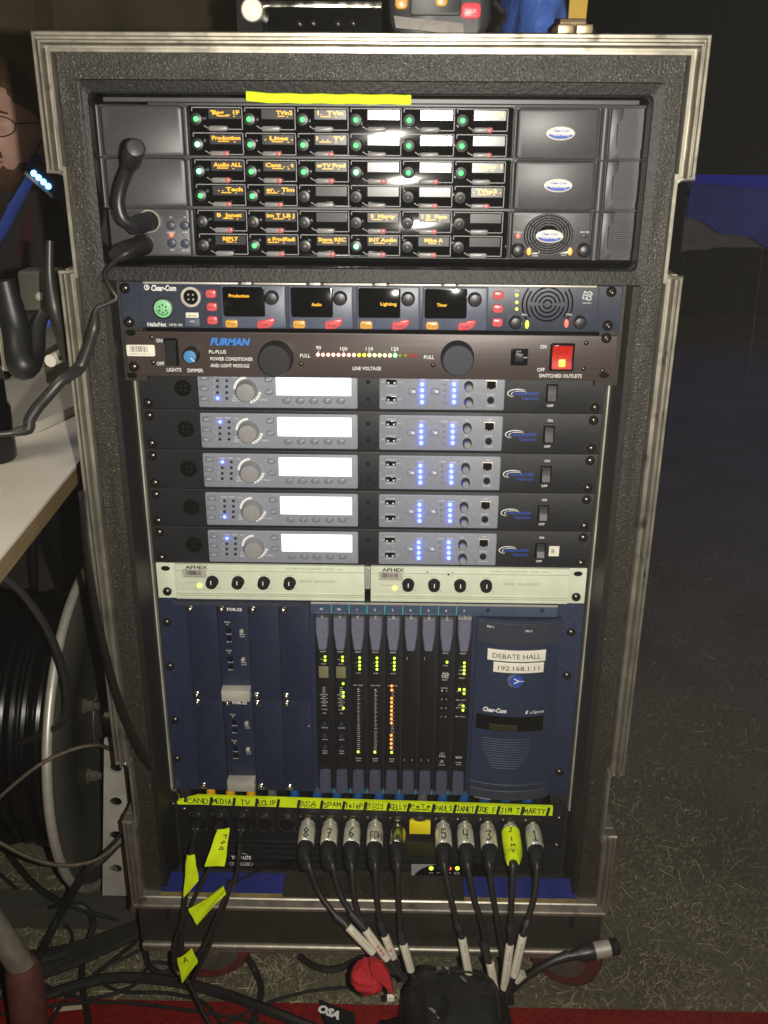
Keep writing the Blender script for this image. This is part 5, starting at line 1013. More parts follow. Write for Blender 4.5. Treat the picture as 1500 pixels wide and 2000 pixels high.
flagcable('loop of black cable near the floor with a small yellow flag lettered A', None, [(366, 1700, -70), (358, 1770, -84), (352, 1850, -94), (340, 1870, -98), (344, 1895, -100), (362, 1905, -104), (380, 1880, -104), (398, 1850, -100), (420, 1800, -92), (440, 1755, -82), (452, 1720, -74)], [(346, 1872, -108), (374, 1853, -106), (386, 1882, -110), (357, 1918, -112)], ('A', (.4, .35), (1, .2), (-.1, -1), 6, 7), 3)
flagcable('thin glossy black wire arching from the clear tape scrap to the flagged cables', None, [(560, 1688, -14), (535, 1690, -34), (505, 1700, -52), (475, 1716, -66), (451, 1738, -78), (438, 1770, -86)], None, None, 1.3, 'cable_g', 'thin_wire')
# ---------------------------------------------------------------- desk on the left and what lies on it
ZT_ = 100
t = thing('desk', 'white laminate desk with a raw plywood edge, left of the case', 'desk', (-700, 200, -600))
e0, e1 = on(0, 1088, ZT_), on(157, 898, ZT_); d = (e1-e0); d = d/d.length; n_ = Vector((-d.y, d.x, 0))
A = e0-d*420; B_ = e0+d*1250; Cc = B_+n_*900; D_ = A+n_*900
def slab(z0, z1, P): b = MB(); b.loops([[(p.x, p.y, z) for p in P] for z in (z0, z1)]); return b
part('desktop', slab(ZT_-3, ZT_, [A, B_, Cc, D_]), 'desk', t); part('plywood_core', slab(ZT_-21, ZT_-3.1, [A-n_*.6, B_-n_*.6, Cc, D_]), 'ply', t)
for P in (A+n_*60+d*60, B_+n_*60-d*60, Cc-n_*60-d*60, D_-n_*60+d*60):
    b = MB(); b.lathe((P.x, P.y, -600), [(16, 0), (16, 579)], (0, 0, 1), 12); part('leg', b, 'grey_pole', t)
P = [on(x, y, ZT_+14) for x, y in ((-90, 850), (15, 834), (75, 822), (150, 788), (165, 690), (60, 672), (-90, 700))]
b = MB(); b.loops([[(p.x, p.y, z) for p in P] for z in (ZT_+.6, ZT_+13)]); solo('laminate_offcut', b, mat('grey_laminate', s(176,172,160), .35, var=(8, .04)), 'pale grey curved board lying on the white desk beside the case', 'board')
def upright(name, px, py, r, h, m, label, cat, prof=None, z=ZT_):
    c = on(px, py, z); b = MB(); b.lathe((c.x, c.y, z), prof or [(r*.96, 0), (r, 2), (r, h-6), (r*.9, h)], (0, 0, 1), 28); return solo(name, b, m, label, cat)
c = on(-14, 896, ZT_); t = thing('flask', 'black cylindrical flask with a side knob at the left edge of the desk', 'flask', (c.x, c.y, ZT_))
b = MB(); b.lathe((c.x, c.y, ZT_), [(25, 0), (27, 3), (27, 60), (24, 66), (24, 150), (19, 158), (19, 230), (17, 236)], (0, 0, 1), 28); part('body', b, 'gloss', t)
b = MB(); b.lathe((c.x+23, c.y-8, ZT_+104), [(9, 0), (9, 12), (7, 15)], (1, -.4, 0), 14); part('knob', b, 'black', t)
Z2 = ZT_+13
b = MB(); P = [at(8, 548, -40), at(20, 600, -40), at(32, 650, -45), at(38, 700, -60), at(46, 716, -62), at(57, 702, -50), at(65, 675, -40), at(72, 640, -30), at(84, 612, -20)]; b.tube(P, [11, 14, 15, 15, 15, 14, 12, 9, 7], 12, flat=.9); solo('padded_strap', b, 'black', 'thick black padded loop hanging over the desk by the left edge of the photo', 'strap')
b = MB(); b.tube([at(97, 470, -10), at(97, 540, -14), at(106, 600, -18), at(116, 640, -16), at(130, 700, -6)], [4, 5, 8, 7, 5], 10); solo('hanging_cable', b, 'cable', 'black cable hanging straight down beside the left latch of the case', 'cable')
b = MB(); p = at(82, 566, 120); b.plate(p.x-22, p.x+22, p.z-22, p.z+22, 140, 110, 3, 2); t = thing('metal_bracket', 'dull grey metal plate with one rivet behind the padded loop', 'bracket', (p.x, 125, p.z-22)); part('plate', b, 'drum', t); b = MB(); b.lathe((p.x, 110, p.z-6), [(5, 0), (4, 2), (1, 3)], n=12); part('rivet', b, 'nickel', t)
b = MB(); p = at(104, 640, 350); b.plate(p.x-20, p.x+24, ZT_+.5, ZT_+60, 400, 350, 6, 3); solo('equipment_box', b, 'drum', 'small grey equipment box standing on the desk behind the board', 'box')
b = MB(); b.tube([at(60, 668, 20), at(78, 640, 0), at(100, 622, -10), at(116, 640, -14)], 6, 8); solo('blue_strap', b, 'lanyard', 'faded blue strap crossing the hanging cable above the desk', 'strap')
b = MB(); a = at(10, 655, 10); b.plate(a.x-8, a.x+8, a.z-38, a.z+6, 22, 10, 2, 1); solo('paper_cup', b, 'sticker', 'small pale card standing at the far left of the desk', 'card')  # small upright paper card
b = MB(); a, c = at(98, 705, 60), at(142, 684, 110); b.tube([a, (a+c)/2, c], 7, 10, False); solo('pale_rod', b, 'desk', 'short pale rod lying on the desk against the case', 'rod')
# ---------------------------------------------------------------- the man behind the desk
HY = 950; hc = at(0, 243, HY)
t = thing('person', 'bearded man in spectacles and dark jacket sitting behind the desk, half out of frame', 'person', (hc.x, HY+60, -600))
def head():
    vs = []; nu, nv = 96, 80; g_ = lambda x, m, s_: math.exp(-((x-m)/s_)**2)
    for j in range(nv+1):
        th = math.pi*j/nv
        for i in range(nu):
            ph = 2*math.pi*i/nu; dx, dy, dz = math.sin(th)*math.sin(ph), -math.sin(th)*math.cos(ph), math.cos(th)
            x, y, z = 80*dx, 98*dy+(8 if dy > 0 else 0), 120*dz
            if z < 0: k = 1-.34*(z/118)**2; x *= k; y *= 1-.16*(z/118)**2
            if dy < 0:
                y *= .93; fr = min(1, -dy*1.6)
                y -= fr*(23*g_(x, 0, 12)*(g_(z, -24, 17)*.95+.5*g_(z, -2, 22))+5*g_(z, 26, 9)*g_(abs(x), 26, 24)-9*g_(abs(x), 31, 15)*g_(z, 9, 12)+4*g_(abs(x), 36, 16)*g_(z, -18, 16)+5*g_(x, 0, 22)*g_(z, -54, 8)-3*g_(x, 0, 20)*g_(z, -55, 2.5)+9*g_(x, 0, 24)*g_(z, -96, 16))
            vs.append((x, y, z))
    fs = [[j*nu+i, j*nu+(i+1) % nu, (j+1)*nu+(i+1) % nu, (j+1)*nu+i] for j in range(nv) for i in range(nu)]
    return vs, fs
def place(p, o=None): return (hc.x+p[0], HY+p[1], hc.z-9+p[2])
def merged(name, m_, parent, bits, vox=5):      # overlapping closed shells fused into one continuous skin
    b = MB()
    for vs, fs in bits: b.add(vs, fs)
    o = part(name, b, m_, parent)
    md = o.modifiers.new('r', 'REMESH'); md.mode = 'VOXEL'; md.voxel_size = vox*.001
    sm = o.modifiers.new('m', 'SMOOTH'); sm.iterations = 4; sm.factor = .5
    dg = bpy.context.evaluated_depsgraph_get(); q2 = bpy.data.meshes.new_from_object(o.evaluated_get(dg)); o.modifiers.clear(); o.data = q2
    q2.polygons.foreach_set('use_smooth', [True]*len(q2.polygons))
    return o
def limb(keys_, g=0):
    b = MB(); b.tube([N_[k][0] for k in keys_], [N_[k][1]+g for k in keys_], 16, True, 5); return b.v, b.f
def trunk(g=0, top=True):
    b = MB(); ls = []
    for dz, dy, rx, ry in ((-255, 240, 60, 60), (-235, 240, 140, 100), (-160, 240, 168, 118), (-60, 225, 158, 112), (60, 175, 162, 112), (150, 125, 172, 108), (205, 95, 158, 92), (238, 78, 116, 76), (262, 64, 82, 64))+(((320, 40, 52, 54),) if top else ((290, 54, 64, 60), (326, 36, 58, 64), (336, 34, 57, 66))):
        ls.append([(hx+(rx+g)*math.cos(2*math.pi*i/28), HY+dy+(ry+g)*math.sin(2*math.pi*i/28), dz) for i in range(28)])
    b.loops(ls); return b.v, b.f
hx = hc.x; hz = hc.z-9
N_ = {'pel': ((hx, HY+240, -150), 105, 95), 'ab': ((hx, HY+200, 0), 105, 90), 'ch': ((hx, HY+120, 150), 125, 100), 'up': ((hx, HY+80, 215), 95, 80), 'nk': ((hx, HY+42, 268), 52), 'hd': ((hx, HY+20, hz-40), 50),
      'sL': ((hx-160, HY+90, 185), 58), 'eL': ((hx-215, HY+60, -70), 42), 'wL': ((hx-150, HY-140, -40), 27), 'pL': ((hx-130, HY-200, -36), 26),
      'sR': ((hx+160, HY+90, 185), 58), 'eR': ((hx+215, HY+60, -70), 42), 'wR': ((hx+150, HY-140, -40), 27), 'pR': ((hx+130, HY-200, -36), 26),
      'hL': ((hx-85, HY+230, -175), 82), 'kL': ((hx-120, HY-190, -160), 58), 'aL': ((hx-120, HY-140, -540), 36), 'fL': ((hx-125, HY-300, -578), 30),
      'hR': ((hx+85, HY+230, -175), 82), 'kR': ((hx+120, HY-190, -160), 58), 'aR': ((hx+120, HY-140, -540), 36), 'fR': ((hx+125, HY-300, -578), 30)}
ex2 = []
vs, fs = head(); ex2.append(([place(v) for v in vs], fs))
for sx in (-1, 1):                                              # ears, fingers and thumbs
    e = MB(); e.lathe(place((sx*76, 12, -2)), [(14, 0), (17, 3), (16, 9), (9, 11)], (sx, -.3, 0), 16, squash=1.75); ex2.append((e.v, e.f))
    pk = N_['pL' if sx < 0 else 'pR'][0]
    for k, L in enumerate((66, 76, 70, 54)):
        e = MB(); o = Vector(pk)+Vector((sx*(k-1.5)*-17, -20, 2)); e.tube([o, o+Vector((0, -L*.45, 4)), o+Vector((0, -L*.8, -8)), o+Vector((0, -L, -20))], [9.5, 9, 8.4, 7], 10); ex2.append((e.v, e.f))
    e = MB(); o = Vector(pk)+Vector((-sx*20, 18, 0)); e.tube([o, o+Vector((-sx*22, -20, -2)), o+Vector((-sx*28, -48, -8))], [12, 10.5, 8.5], 10); ex2.append((e.v, e.f))
ex2 += [trunk()]+[limb(k) for k in (('sL', 'eL', 'wL', 'pL'), ('sR', 'eR', 'wR', 'pR'), ('hL', 'kL', 'aL', 'fL'), ('hR', 'kR', 'aR', 'fR'))]
merged('body', 'skin', t, ex2, 5)
merged('jacket', 'jacket', t, [trunk(14, False), limb(('sL', 'eL', 'wL'), 13), limb(('sR', 'eR', 'wR'), 13)], 6)
merged('trousers', 'drape2', t, [limb(('hL', 'kL', 'aL'), 11), limb(('hR', 'kR', 'aR'), 11)], 7)
def shell(name, m_, dens, grow):                    # hair: grows out of the skin where dens is high, sinks below it at the rim
    vs, fs = head(); b = MB(); rnd = random.Random(2); D = [dens(*v) for v in vs]; out = []
    for v, q in zip(vs, D):
        l = math.sqrt(sum(c*c for c in v)); t_ = max(0, min(1, q)); k = 1+(-4+(grow+4)*t_*t_*(3-2*t_)+rnd.uniform(-.9, .9)*t_)/l; out.append(place((v[0]*k, v[1]*k, v[2]*k)))
    keep = [f_ for f_ in fs if max(D[i] for i in f_) > 0]
    used = sorted({i for f_ in keep for i in f_}); mp = {o: k for k, o in enumerate(used)}; b.v = [out[i] for i in used]; b.f = [[mp[i] for i in f_] for f_ in keep]
    return part(name, b, m_, t)
shell('hair', 'hair', lambda x, y, z: min((z-46+(y+70)*.62)/16, 9 if y > -60 else (z-66)/12), 7)
shell('beard', 'hair', lambda x, y, z: max(min((30-y)/18, (-66+22*(x/60)**2+3*math.sin(x*.3)+(9 if abs(x) < 24 else 0)-z)/14, (72-abs(x))/16), min((-50-y)/8, (7-abs(z+41))/3, (30-abs(x))/6)), 3.5)
b = MB()
for sx in (-1, 1): b.lathe(place((sx*31, -68, 10)), [(.1, 0), (6, 2), (10, 6), (11.5, 11), (10, 16)], (0, 1, 0), 16)
part('eye', b, 'eye', t)
b = MB()
for sx in (-1, 1): b.lathe(place((sx*31, -68.8, 10)), [(.1, 0), (4.5, .6), (5.2, 2)], (0, 1, 0), 14)
part('iris', b, 'iris', t)
b = MB()
for sx in (-1, 1): b.tube([place((sx*16, -96, 27)), place((sx*30, -95, 32)), place((sx*48, -80, 27))], [2.5, 3, 1.5], 6)
part('eyebrow', b, 'hair', t)
b = MB(); b.tube([place((-28, -84, -54)), place((-8, -99, -52)), place((0, -99, -53)), place((8, -99, -52)), place((28, -84, -54))], [1.5, 3.2, 3, 3.2, 1.5], 8); part('lips', b, 'lip', t)
gl = MB()
for sx in (-1, 1):
    P = [place((sx*33+22*math.cos(R(a)), -103+.011*(sx*33+22*math.cos(R(a)))**2, 6+17*math.sin(R(a)))) for a in range(0, 361, 20)]; gl.tube(P, 1.1, 6, True, 3); gl.tube([place((sx*55, -70, 10)), place((sx*77, -40, 12)), place((sx*82, 14, 10))], 1.1, 6)
gl.tube([place((-11, -102, 10)), place((0, -105, 12)), place((11, -102, 10))], 1.1, 6); fr_ = part('spectacles', gl, 'gloss', t)
# lanyard, and the small glowing box on it
b = MB(); P = [at(80, 290, HY+40), at(66, 325, HY-60), at(50, 362, HY-50), at(28, 402, HY-40), at(4, 450, HY-30), at(-30, 500, HY-20)]; b.tube(P, 11, 8, flat=.25); part('lanyard', b, 'lanyard', t)
b = MB(); b.tube([at(84, 268, HY), at(64, 310, HY-70), at(50, 340, HY-76), at(20, 392, HY-60)], 1.6, 6); part('earpiece_wire', b, 'cable', t)
b = MB(); b.loops([[at(x, y, HY-30+k) for x, y in ((62, 392), (44, 440), (30, 500), (58, 500), (64, 440))] for k in (0, -8)]); part('shirt_front', b, 'shirt', t)
# glowing box
yb = HY-90; a, c = at(52, 338, yb), at(104, 384, yb); d = (c-a).normalized(); nrm = Vector((-d.z, 0, d.x)); 
if nrm.z < 0: nrm = -nrm
tt = thing('belt_pack', 'slim dark box with four bright blue lamps clipped to the blue lanyard', 'belt pack', (a.x, yb, a.z))
def obox(p, q, w0, w1, y0, y1): 
    b = MB(); b.loops([[(v.x, y, v.z) for v in (p+nrm*w0, q+nrm*w0, q+nrm*w1, p+nrm*w1)] for y in (y0, y1)]); return b
part('case', obox(a, c+d*16, 2, 26, yb+40, yb), 'black', tt); part('edge_trim', obox(a-d*3, c, -4, 2, yb+36, yb-1), 'nickel', tt)
for k in range(4):
    p = at(66+9.4*k, 338.5+8.4*k, yb-2); b = MB(); b.lathe(p, [(5.6, 0), (5, 2), (2, 3), (.2, 3.2)], n=14); part('blue_lamp', b, led('belt_lamp', (.1, .38, 1), 9), tt)
t2 = thing('stool', 'plain black stool under the seated man', 'stool', (hx, HY+230, -600)); b = MB(); b.lathe((hx, HY+230, -270), [(170, 0), (175, 8), (175, 26), (165, 32)], (0, 0, 1), 28); part('seat', b, 'black', t2)
for k in range(4): a = R(45+90*k); b = MB(); b.tube([(hx+120*math.cos(a), HY+230+120*math.sin(a), -268), (hx+160*math.cos(a), HY+230+160*math.sin(a), -600)], 11, 8, False); part('leg', b, 'black', t2)
# ---------------------------------------------------------------- cable reel, its stand, floor cables
RX, RY, RZ, RR = -400, 232, -358, 241
t = thing('cable_reel', 'large steel cable reel wound with black cable under the desk', 'cable reel', (RX-120, RY, -600))
def flange(x, sg):
    b = MB(); b.lathe((x, RY, RZ), [(60, 0), (150, 0), (158, 6), (228, 6), (236, 2), (RR, 2), (RR, -4), (150, -4), (60, -4)], (sg, 0, 0), 64); fl = part('flange', b, 'drum', t)
    b = MB(); P = [(x, RY+RR*math.cos(R(a)), RZ+RR*math.sin(R(a))) for a in range(0, 361, 6)]; b.tube(P, 6.5, 10, True, 2); part('rim', b, 'nickel', fl)
    b = MB(); b.lathe((x, RY, RZ), [(60, -6), (60, 1), (26, 3), (26, 30), (20, 30), (20, 44), (12, 46)], (sg, 0, 0), 28); part('hub', b, 'caster', fl)
    for k in range(6):
        a = R(20+60*k); b = MB(); b.lathe((x, RY+104*math.cos(a), RZ+104*math.sin(a)), [(11, -1), (11, 3), (8, 4), (8, 14), (5, 15), (5, 22)], (sg, 0, 0), 6); part('flange_bolt', b, 'caster', fl)
flange(RX, 1); flange(RX-330, -1)
b = MB(); b.lathe((RX-6, RY, RZ), [(95, 0), (95, 320)], (-1, 0, 0), 32); part('core', b, 'drum', t)
b = MB(); b.lathe((RX-3, RY, RZ), [(62, 0), (148, 0), (148, 2.4), (62, 2.4)], (1, 0, 0), 48); part('recess', b, 'matte', t)  # dark disc painting the shade of the recessed flange centre
rnd = random.Random(5); rr = 176
for k in range(30):
    x = RX-12-k*10.5; b = MB(); r2 = rr+rnd.uniform(-5, 5); tl = rnd.uniform(-5, 5)
    P = [(x+tl*math.cos(R(a)), RY+r2*math.cos(R(a)), RZ+r2*math.sin(R(a))) for a in range(0, 361, 12)]; b.tube(P, 6, 8, True, 2); part('cable_turn', b, 'coil', t)
b = MB(); b.lathe((RX-10, RY, RZ), [(168, 0), (168, 312)], (-1, 0, 0), 40); part('inner_coil', b, 'coil', t)
p = at(118, 1645, 60); b = MB(); b.loops([[p+Vector((x, y, z)) for x, z in ((-9, 12), (8, 14), (16, -34), (3, -38))] for y in (0, 3)]); solo('masking_tape_scrap', b, 'tape_w', 'torn pale tape scrap at the foot of the reel rim', 'tape')
t = thing('reel_stand', 'pale steel stand with punched upright and floor rail left of the case', 'stand', (-350, 82, -600))
b = MB(); b.box(-900, -316, 62, 102, -598, -570); b.box(-900, -316, 58, 62, -598, -562); part('floor_rail', b, 'drum', t)
T0, T1 = at(228, 1440, 56), at(227, 1745, 56)
def uprt(u, v, y): p = T0.lerp(T1, v); wv = 15+3*v; return (p.x+u*wv, y, p.z)
b = MB(); n = 40; sk = []
hv = [.175, .385, .60, .82]; 
# punched plate: strips either side of each hole plus bridges with round holes
L = (T1-T0).length
def hole_plate():
    b = MB(); cuts = [0]+[c for h in hv for c in (h-.06, h+.06)]+[1]
    for k in range(0, len(cuts), 2): b.loops([[uprt(u, v, y) for u, v in ((-1, cuts[k]), (1, cuts[k]), (1, cuts[k+1]), (-1, cuts[k+1]))] for y in (56, 52)])
    for h in hv:
        m_ = 24; ou = []; inn = []
        for i in range(m_):
            a = 2*math.pi*i/m_; cx_, cy_ = math.cos(a), math.sin(a); k = 1/max(abs(cx_), abs(cy_)); ou.append((cx_*k, h+.06*cy_*k)); inn.append((.5*cx_, h+.5*cy_*15/L))
        b.loops([[uprt(u, v, 56) for u, v in ou], [uprt(u, v, 52) for u, v in ou], [uprt(u, v, 52) for u, v in inn], [uprt(u, v, 56) for u, v in inn], [uprt(u, v, 56) for u, v in ou]], False, False)
    return b
part('punched_upright', hole_plate(), 'zinc', t)
b = MB(); P0 = at(255, 1590, 40); P1 = at(262, 1775, 40); b.tube([P0, P1], 8, 10, False); part('rusty_leg', b, mat('rusty_steel', s(88,72,60), .7, var=(50, .3)), t)
def floorcable(label, pts, r, m='cable', name='floor_cable', group='black cables lying about the floor'):
    b = MB(); b.tube(pts, r, 8); return solo(name, b, m, label, 'cable', group)
def fl(r, *P): return [on(x, y, -598+r+(dz if len(q) > 2 else 0)) for q in P for x, y, dz in [(q+(0,))[:3]]]
for k in range(8):
    o = k*5.5; floorcable(('topmost', 'second from the top', 'third from the top', 'fourth from the top', 'fourth from the bottom', 'third from the bottom', 'second from the bottom', 'lowest')[k]+' black cable of the thick bundle running under the case', [on(-30, 1868+o*1.6, -590), on(70, 1862+o*1.2, -588+k % 3*4), on(150, 1846+o*.9, -585), on(220, 1822+o*.7, -583), on(285, 1795+o*.6, -578), on(330, 1775+o*.5, -574)], 5.2, 'cable', 'bundled_cable', 'thick bundle of black cables under the case')
floorcable('black cable looping over the reel stand rail and down onto the red carpet', [on(-20, 1620, -585), on(60, 1720, -560), on(120, 1762, -545), on(165, 1772, -546), on(182, 1805, -575), on(168, 1850, -592), on(160, 1910, -594), (on(175, 2010, -592))], 4.5)
floorcable('thin black cable crossing level behind the looped one by the stand', [on(-20, 1806, -592), on(60, 1786, -590), on(120, 1768, -547), on(180, 1784, -560), on(255, 1802, -592)], 3)
floorcable('thick black cable slanting from the punched upright to the bundle', [at(250, 1625, 20), at(205, 1672, 0), at(160, 1715, -5), on(115, 1790, -570), on(70, 1880, -578)], 6)
floorcable('long black cable curving along the floor in front of the casters', fl(6, (60, 1955), (140, 1928), (220, 1910), (320, 1914), (420, 1936), (520, 1972), (640, 2020)), 7)
floorcable('short black cable loop on the floor by the left caster', fl(5, (280, 1835), (290, 1884), (318, 1902), (346, 1886), (352, 1850)), 4.5)
floorcable('black cable dropping from the case to the carpet left of the red cloth', [on(482, 1868, -570), on(498, 1895, -592), on(510, 1930, -593), on(504, 1965, -592), on(488, 2010, -590)], 4.5)
floorcable('short sagging black cable under the case bottom left of the red cloth', fl(5, (585, 1868), (615, 1888), (655, 1893), (695, 1876), (720, 1862)), 4.5)
floorcable('black cable arching in front of the reel from under the desk', [at(-10, 1115, 20), at(40, 1155, 20), at(90, 1225, 20), at(120, 1300, 20), at(131, 1370, 20), at(120, 1410, 20), at(85, 1432, 26), at(40, 1450, 40)], 5, 'cable', 'hanging_cable', None)
floorcable('glossy twisted black cable running down the left edge of the case', [at(160, 960, -84), at(168, 1060, -86), at(182, 1160, -88), at(202, 1260, -88), at(232, 1370, -86), at(268, 1455, -82), at(296, 1500, -72)], [3.6, 3.8, 4, 4.4, 5, 5, 4], 'cable_g', 'hanging_cable', None)
floorcable('steel wire rope arching from the punched upright to the left', [at(222, 1466, 40), at(190, 1455, 20), at(140, 1464, 0), at(80, 1492, -20), at(30, 1530, -30), at(-20, 1575, -40)], 2.6, 'wirerope', 'wire_rope', None)
floorcable('slack steel wire rope hanging low between the stand and the left edge', [at(246, 1628, 20), at(215, 1662, 0), at(175, 1684, -10), at(120, 1690, -20), at(60, 1676, -30), at(-20, 1636, -40)], 2.8, 'wirerope', 'wire_rope', None)
for lb, P, r_ in (('thin black cable sagging across the reel stand rail to the pole', [(-20, 1690), (60, 1760), (140, 1822), (110, 1880), (40, 1930), (-20, 1960)], 2.6),
                 ('thin black cable wandering under the cable bundle to the left caster', [(-20, 1850), (80, 1920), (170, 1950), (260, 1925), (300, 1880), (372, 1895)], 2.4),
                 ('thin black cable curling on the floor below the punched upright', [(300, 1842), (250, 1868), (190, 1900), (230, 1935), (330, 1940), (400, 1960), (440, 2015)], 2.4),
                 ('thin black cable beside the slanting pole', [(90, 2010), (130, 1950), (205, 1888), (262, 1842), (300, 1806)], 2.8),
                 ('thin black cable crossing the front carpet under the red cloth', [(420, 2010), (520, 1960), (610, 1935), (690, 1925), (760, 1890)], 2.2),
                 ('thin black cable lying along the carpet edge', [(-20, 1985), (120, 1962), (230, 1958), (330, 1968), (470, 1990), (560, 2015)], 2.4)):
    floorcable(lb, [on(x, y, -591 if y < 1960 else -590) for x, y in P], r_)
# slanting pole at bottom left
t = thing('stand_leg', 'grey tube stepping into a dark red sleeve at the bottom left corner', 'stand', on(60, 2010, -598))
a, c, e = at(-50, 1750, -150), at(46, 1893, -160), at(62, 2040, -168)
b = MB(); b.tube([a, c], 15, 16, False); part('grey_tube', b, 'grey_pole', t); b = MB(); b.tube([c+Vector((0, 0, 8)), c, e], [16, 20, 21], 16, False); part('red_sleeve', b, 'red_pole', t)
p = on(137, 1972, -594.6); b = MB(); b.loops([[(p.x-20, p.y-4, -594.8), (p.x+20, p.y+2, -594.8), (p.x+20, p.y+9, -594.8), (p.x-19, p.y+5, -594.8)], [(p.x-20, p.y-4, -594), (p.x+20, p.y+2, -594), (p.x+20, p.y+9, -594), (p.x-19, p.y+5, -594)]]); solo('tape_scrap', b, 'tape_w', 'short strip of pale tape on the edge of the red carpet', 'tape')
# spare plug by the right caster
P = [on(930, 2000, -588), at(985, 1948, -96), at(1030, 1908, -96), at(1075, 1880, -92), at(1112, 1866, -88)]
t = thing('spare_cable', 'black cable ending in a loose black and silver plug by the right caster', 'cable', P[0]); b = MB(); b.tube(P, [4, 4, 4.2, 5, 7], 10); part('jacket', b, 'cable', t)
a, c = at(1108, 1868, -88), at(1208, 1848, -78); d = (c-a).normalized(); L = (c-a).length; b = MB(); b.lathe(a, [(5, 0), (7, L*.2), (10.8, L*.34), (10.8, L*.52)], d, 22); part('boot', b, 'knob', t)
b = MB(); b.lathe(a+d*(L*.52), [(10.4, 0), (10.4, L*.3), (9.6, L*.31)], d, 24); part('barrel', b, 'nickel', t); b = MB(); b.lathe(a+d*(L*.82), [(10, 0), (10, L*.16), (8, L*.18), (7, L*.1)], d, 22); part('tip', b, 'matte', t)
for q0, q1 in (((1008, 1915), (1022, 1902)), ((960, 1960), (978, 1946))): 
    a, c = at(*q0, -97), at(*q1, -97); b = MB(); b.lathe(a, [(5.4, 0), (5.4, (c-a).length)], (c-a).normalized(), 14); part('cable_marker', b, 'sleeve', t)
# ---------------------------------------------------------------- bag, red cloth and tag box in front
def blob(c, rx, ry, rz, e=3, seed=1, amp=.05, n=36, m=22, zmin=None, ax=0):
    rnd = random.Random(seed); ph = [rnd.uniform(0, 6) for _ in range(6)]; vs = []
    sg = lambda v: math.copysign(abs(v)**(2/e), v)
    for j in range(m+1):
        th = math.pi*j/m
        for i in range(n):
            p = 2*math.pi*i/n; k = 1+amp*(math.sin(3*p+ph[0]+2*th)+.6*math.sin(5*p+ph[1]-3*th)+.5*math.sin(9*th+ph[2]+p)+.35*math.sin(13*p+ph[3]+5*th))
            u_ = [sg(math.sin(th))*sg(math.cos(p)), sg(math.sin(th))*sg(math.sin(p)), sg(math.cos(th))]
            if ax: u_ = [u_[2], u_[0], u_[1]]
            k *= 1+amp*.5*math.sin(u_[0]*9+ph[4])*math.sin(u_[2]*7+u_[1]*5+ph[5])
            z = c[2]+rz*u_[2]*k
            vs.append((c[0]+rx*u_[0]*k, c[1]+ry*u_[1]*k, max(z, zmin) if zmin is not None else z))
    return MB().add(vs, [[j*n+i, j*n+(i+1) % n, (j+1)*n+(i+1) % n, (j+1)*n+i] for j in range(m) for i in range(n)])
bl, br_ = at(790, 1990, -150), at(990, 1990, -150); tp_ = at(880, 1884, -110)
t = thing('backpack', 'slumped black nylon backpack on the floor under the fanned cables', 'bag', ((bl.x+br_.x)/2, -150, -598))
cx_ = (bl.x+br_.x)/2
b = blob((cx_, -168, -560), (br_.x-bl.x)/2+4, 78, tp_.z+561, 3.6, 3, .04, 60, 48, -597, 1); part('body', b, 'bag', t)
b = blob((at(790, 1960, -170).x, -175, -570), 42, 60, 48, 2.6, 5, .06, 36, 22, -597); part('side_pocket', b, 'bag', t)
SEAM = [(802, 1930), (818, 1908), (850, 1899), (890, 1897), (930, 1902), (958, 1920), (972, 1950), (976, 1990)]
def decal(px, py, Y): return at(px, py, Y)
# ray-cast small printed marks onto the bag
def onto(obj_mb, px, py):
    d = ray(px, py).normalized(); best = None
    for f_ in obj_mb.f:
        a, b_, c = (Vector(obj_mb.v[i]) for i in f_[:3]); nn = (b_-a).cross(c-a)
        if nn.length < 1e-6: continue
        den = nn.dot(d)
        if abs(den) < 1e-9: continue
        tt_ = nn.dot(a-CAM)/den; p = CAM+d*tt_
        if tt_ > 0 and all((Vector(obj_mb.v[f_[k]])-p).length < 40 for k in range(3)) and (best is None or tt_ < best):
            ins = True; m_ = len(f_)
            sgn = [((Vector(obj_mb.v[f_[(k+1) % m_]])-Vector(obj_mb.v[f_[k]])).cross(p-Vector(obj_mb.v[f_[k]]))).dot(nn) for k in range(m_)]
            if all(s_ >= -1e-3 for s_ in sgn) or all(s_ <= 1e-3 for s_ in sgn): best = tt_
    return CAM+d*(best-1.2) if best else None
bagmb = blob((cx_, -168, -560), (br_.x-bl.x)/2+4, 78, tp_.z+566, 3.4, 3, .06, 60, 40, -597)
b = MB(); P = [q for q in (onto(bagmb, *p) for p in SEAM) if q]; b.tube(P, 1.5, 6, True, 4); part('piping', b, 'rail', t)
b = MB(); P = [q for q in (onto(bagmb, *p) for p in ((905, 1912), (890, 1930), (872, 1952), (858, 1985))) if q]; b.tube(P, 5.5, 8, True, 4, .3); part('strap', b, 'black', t)
mk = MB()
for poly in ([(834, 1967), (845, 1969), (853, 1977), (860, 1988), (856, 1990), (850, 1981), (843, 1974)], [(868, 1888), (876, 1888), (878, 1902), (874, 1898)], [(853, 1888), (860, 1886), (863, 1894), (858, 1898), (853, 1894)]):
    P = [onto(bagmb, *q) for q in poly]
    if all(P): mk.add(P, [list(range(len(P)))])
if mk.v: part('emblem', mk, 'nickel', t)
rc = at(724, 1909, -150)
t = thing('red_cloth', 'bundled red cloth with a pointed end hanging beside the backpack', 'cloth', (rc.x, -150, -598))
b = blob((rc.x-2, rc.y, rc.z+2), 20, 22, 14.5, 2.2, 8, .06, 48, 30); part('bundle', b, 'redcloth', t)
P = [at(722, 1878, -170), at(746, 1882, -176), at(760, 1905, -184), at(770, 1946, -192), at(748, 1924, -186), at(728, 1908, -178)]; b = MB(); b.loops([P, [p+Vector((0, 8, -3)) for p in P]]); part('pointed_end', b, 'redcloth', t)
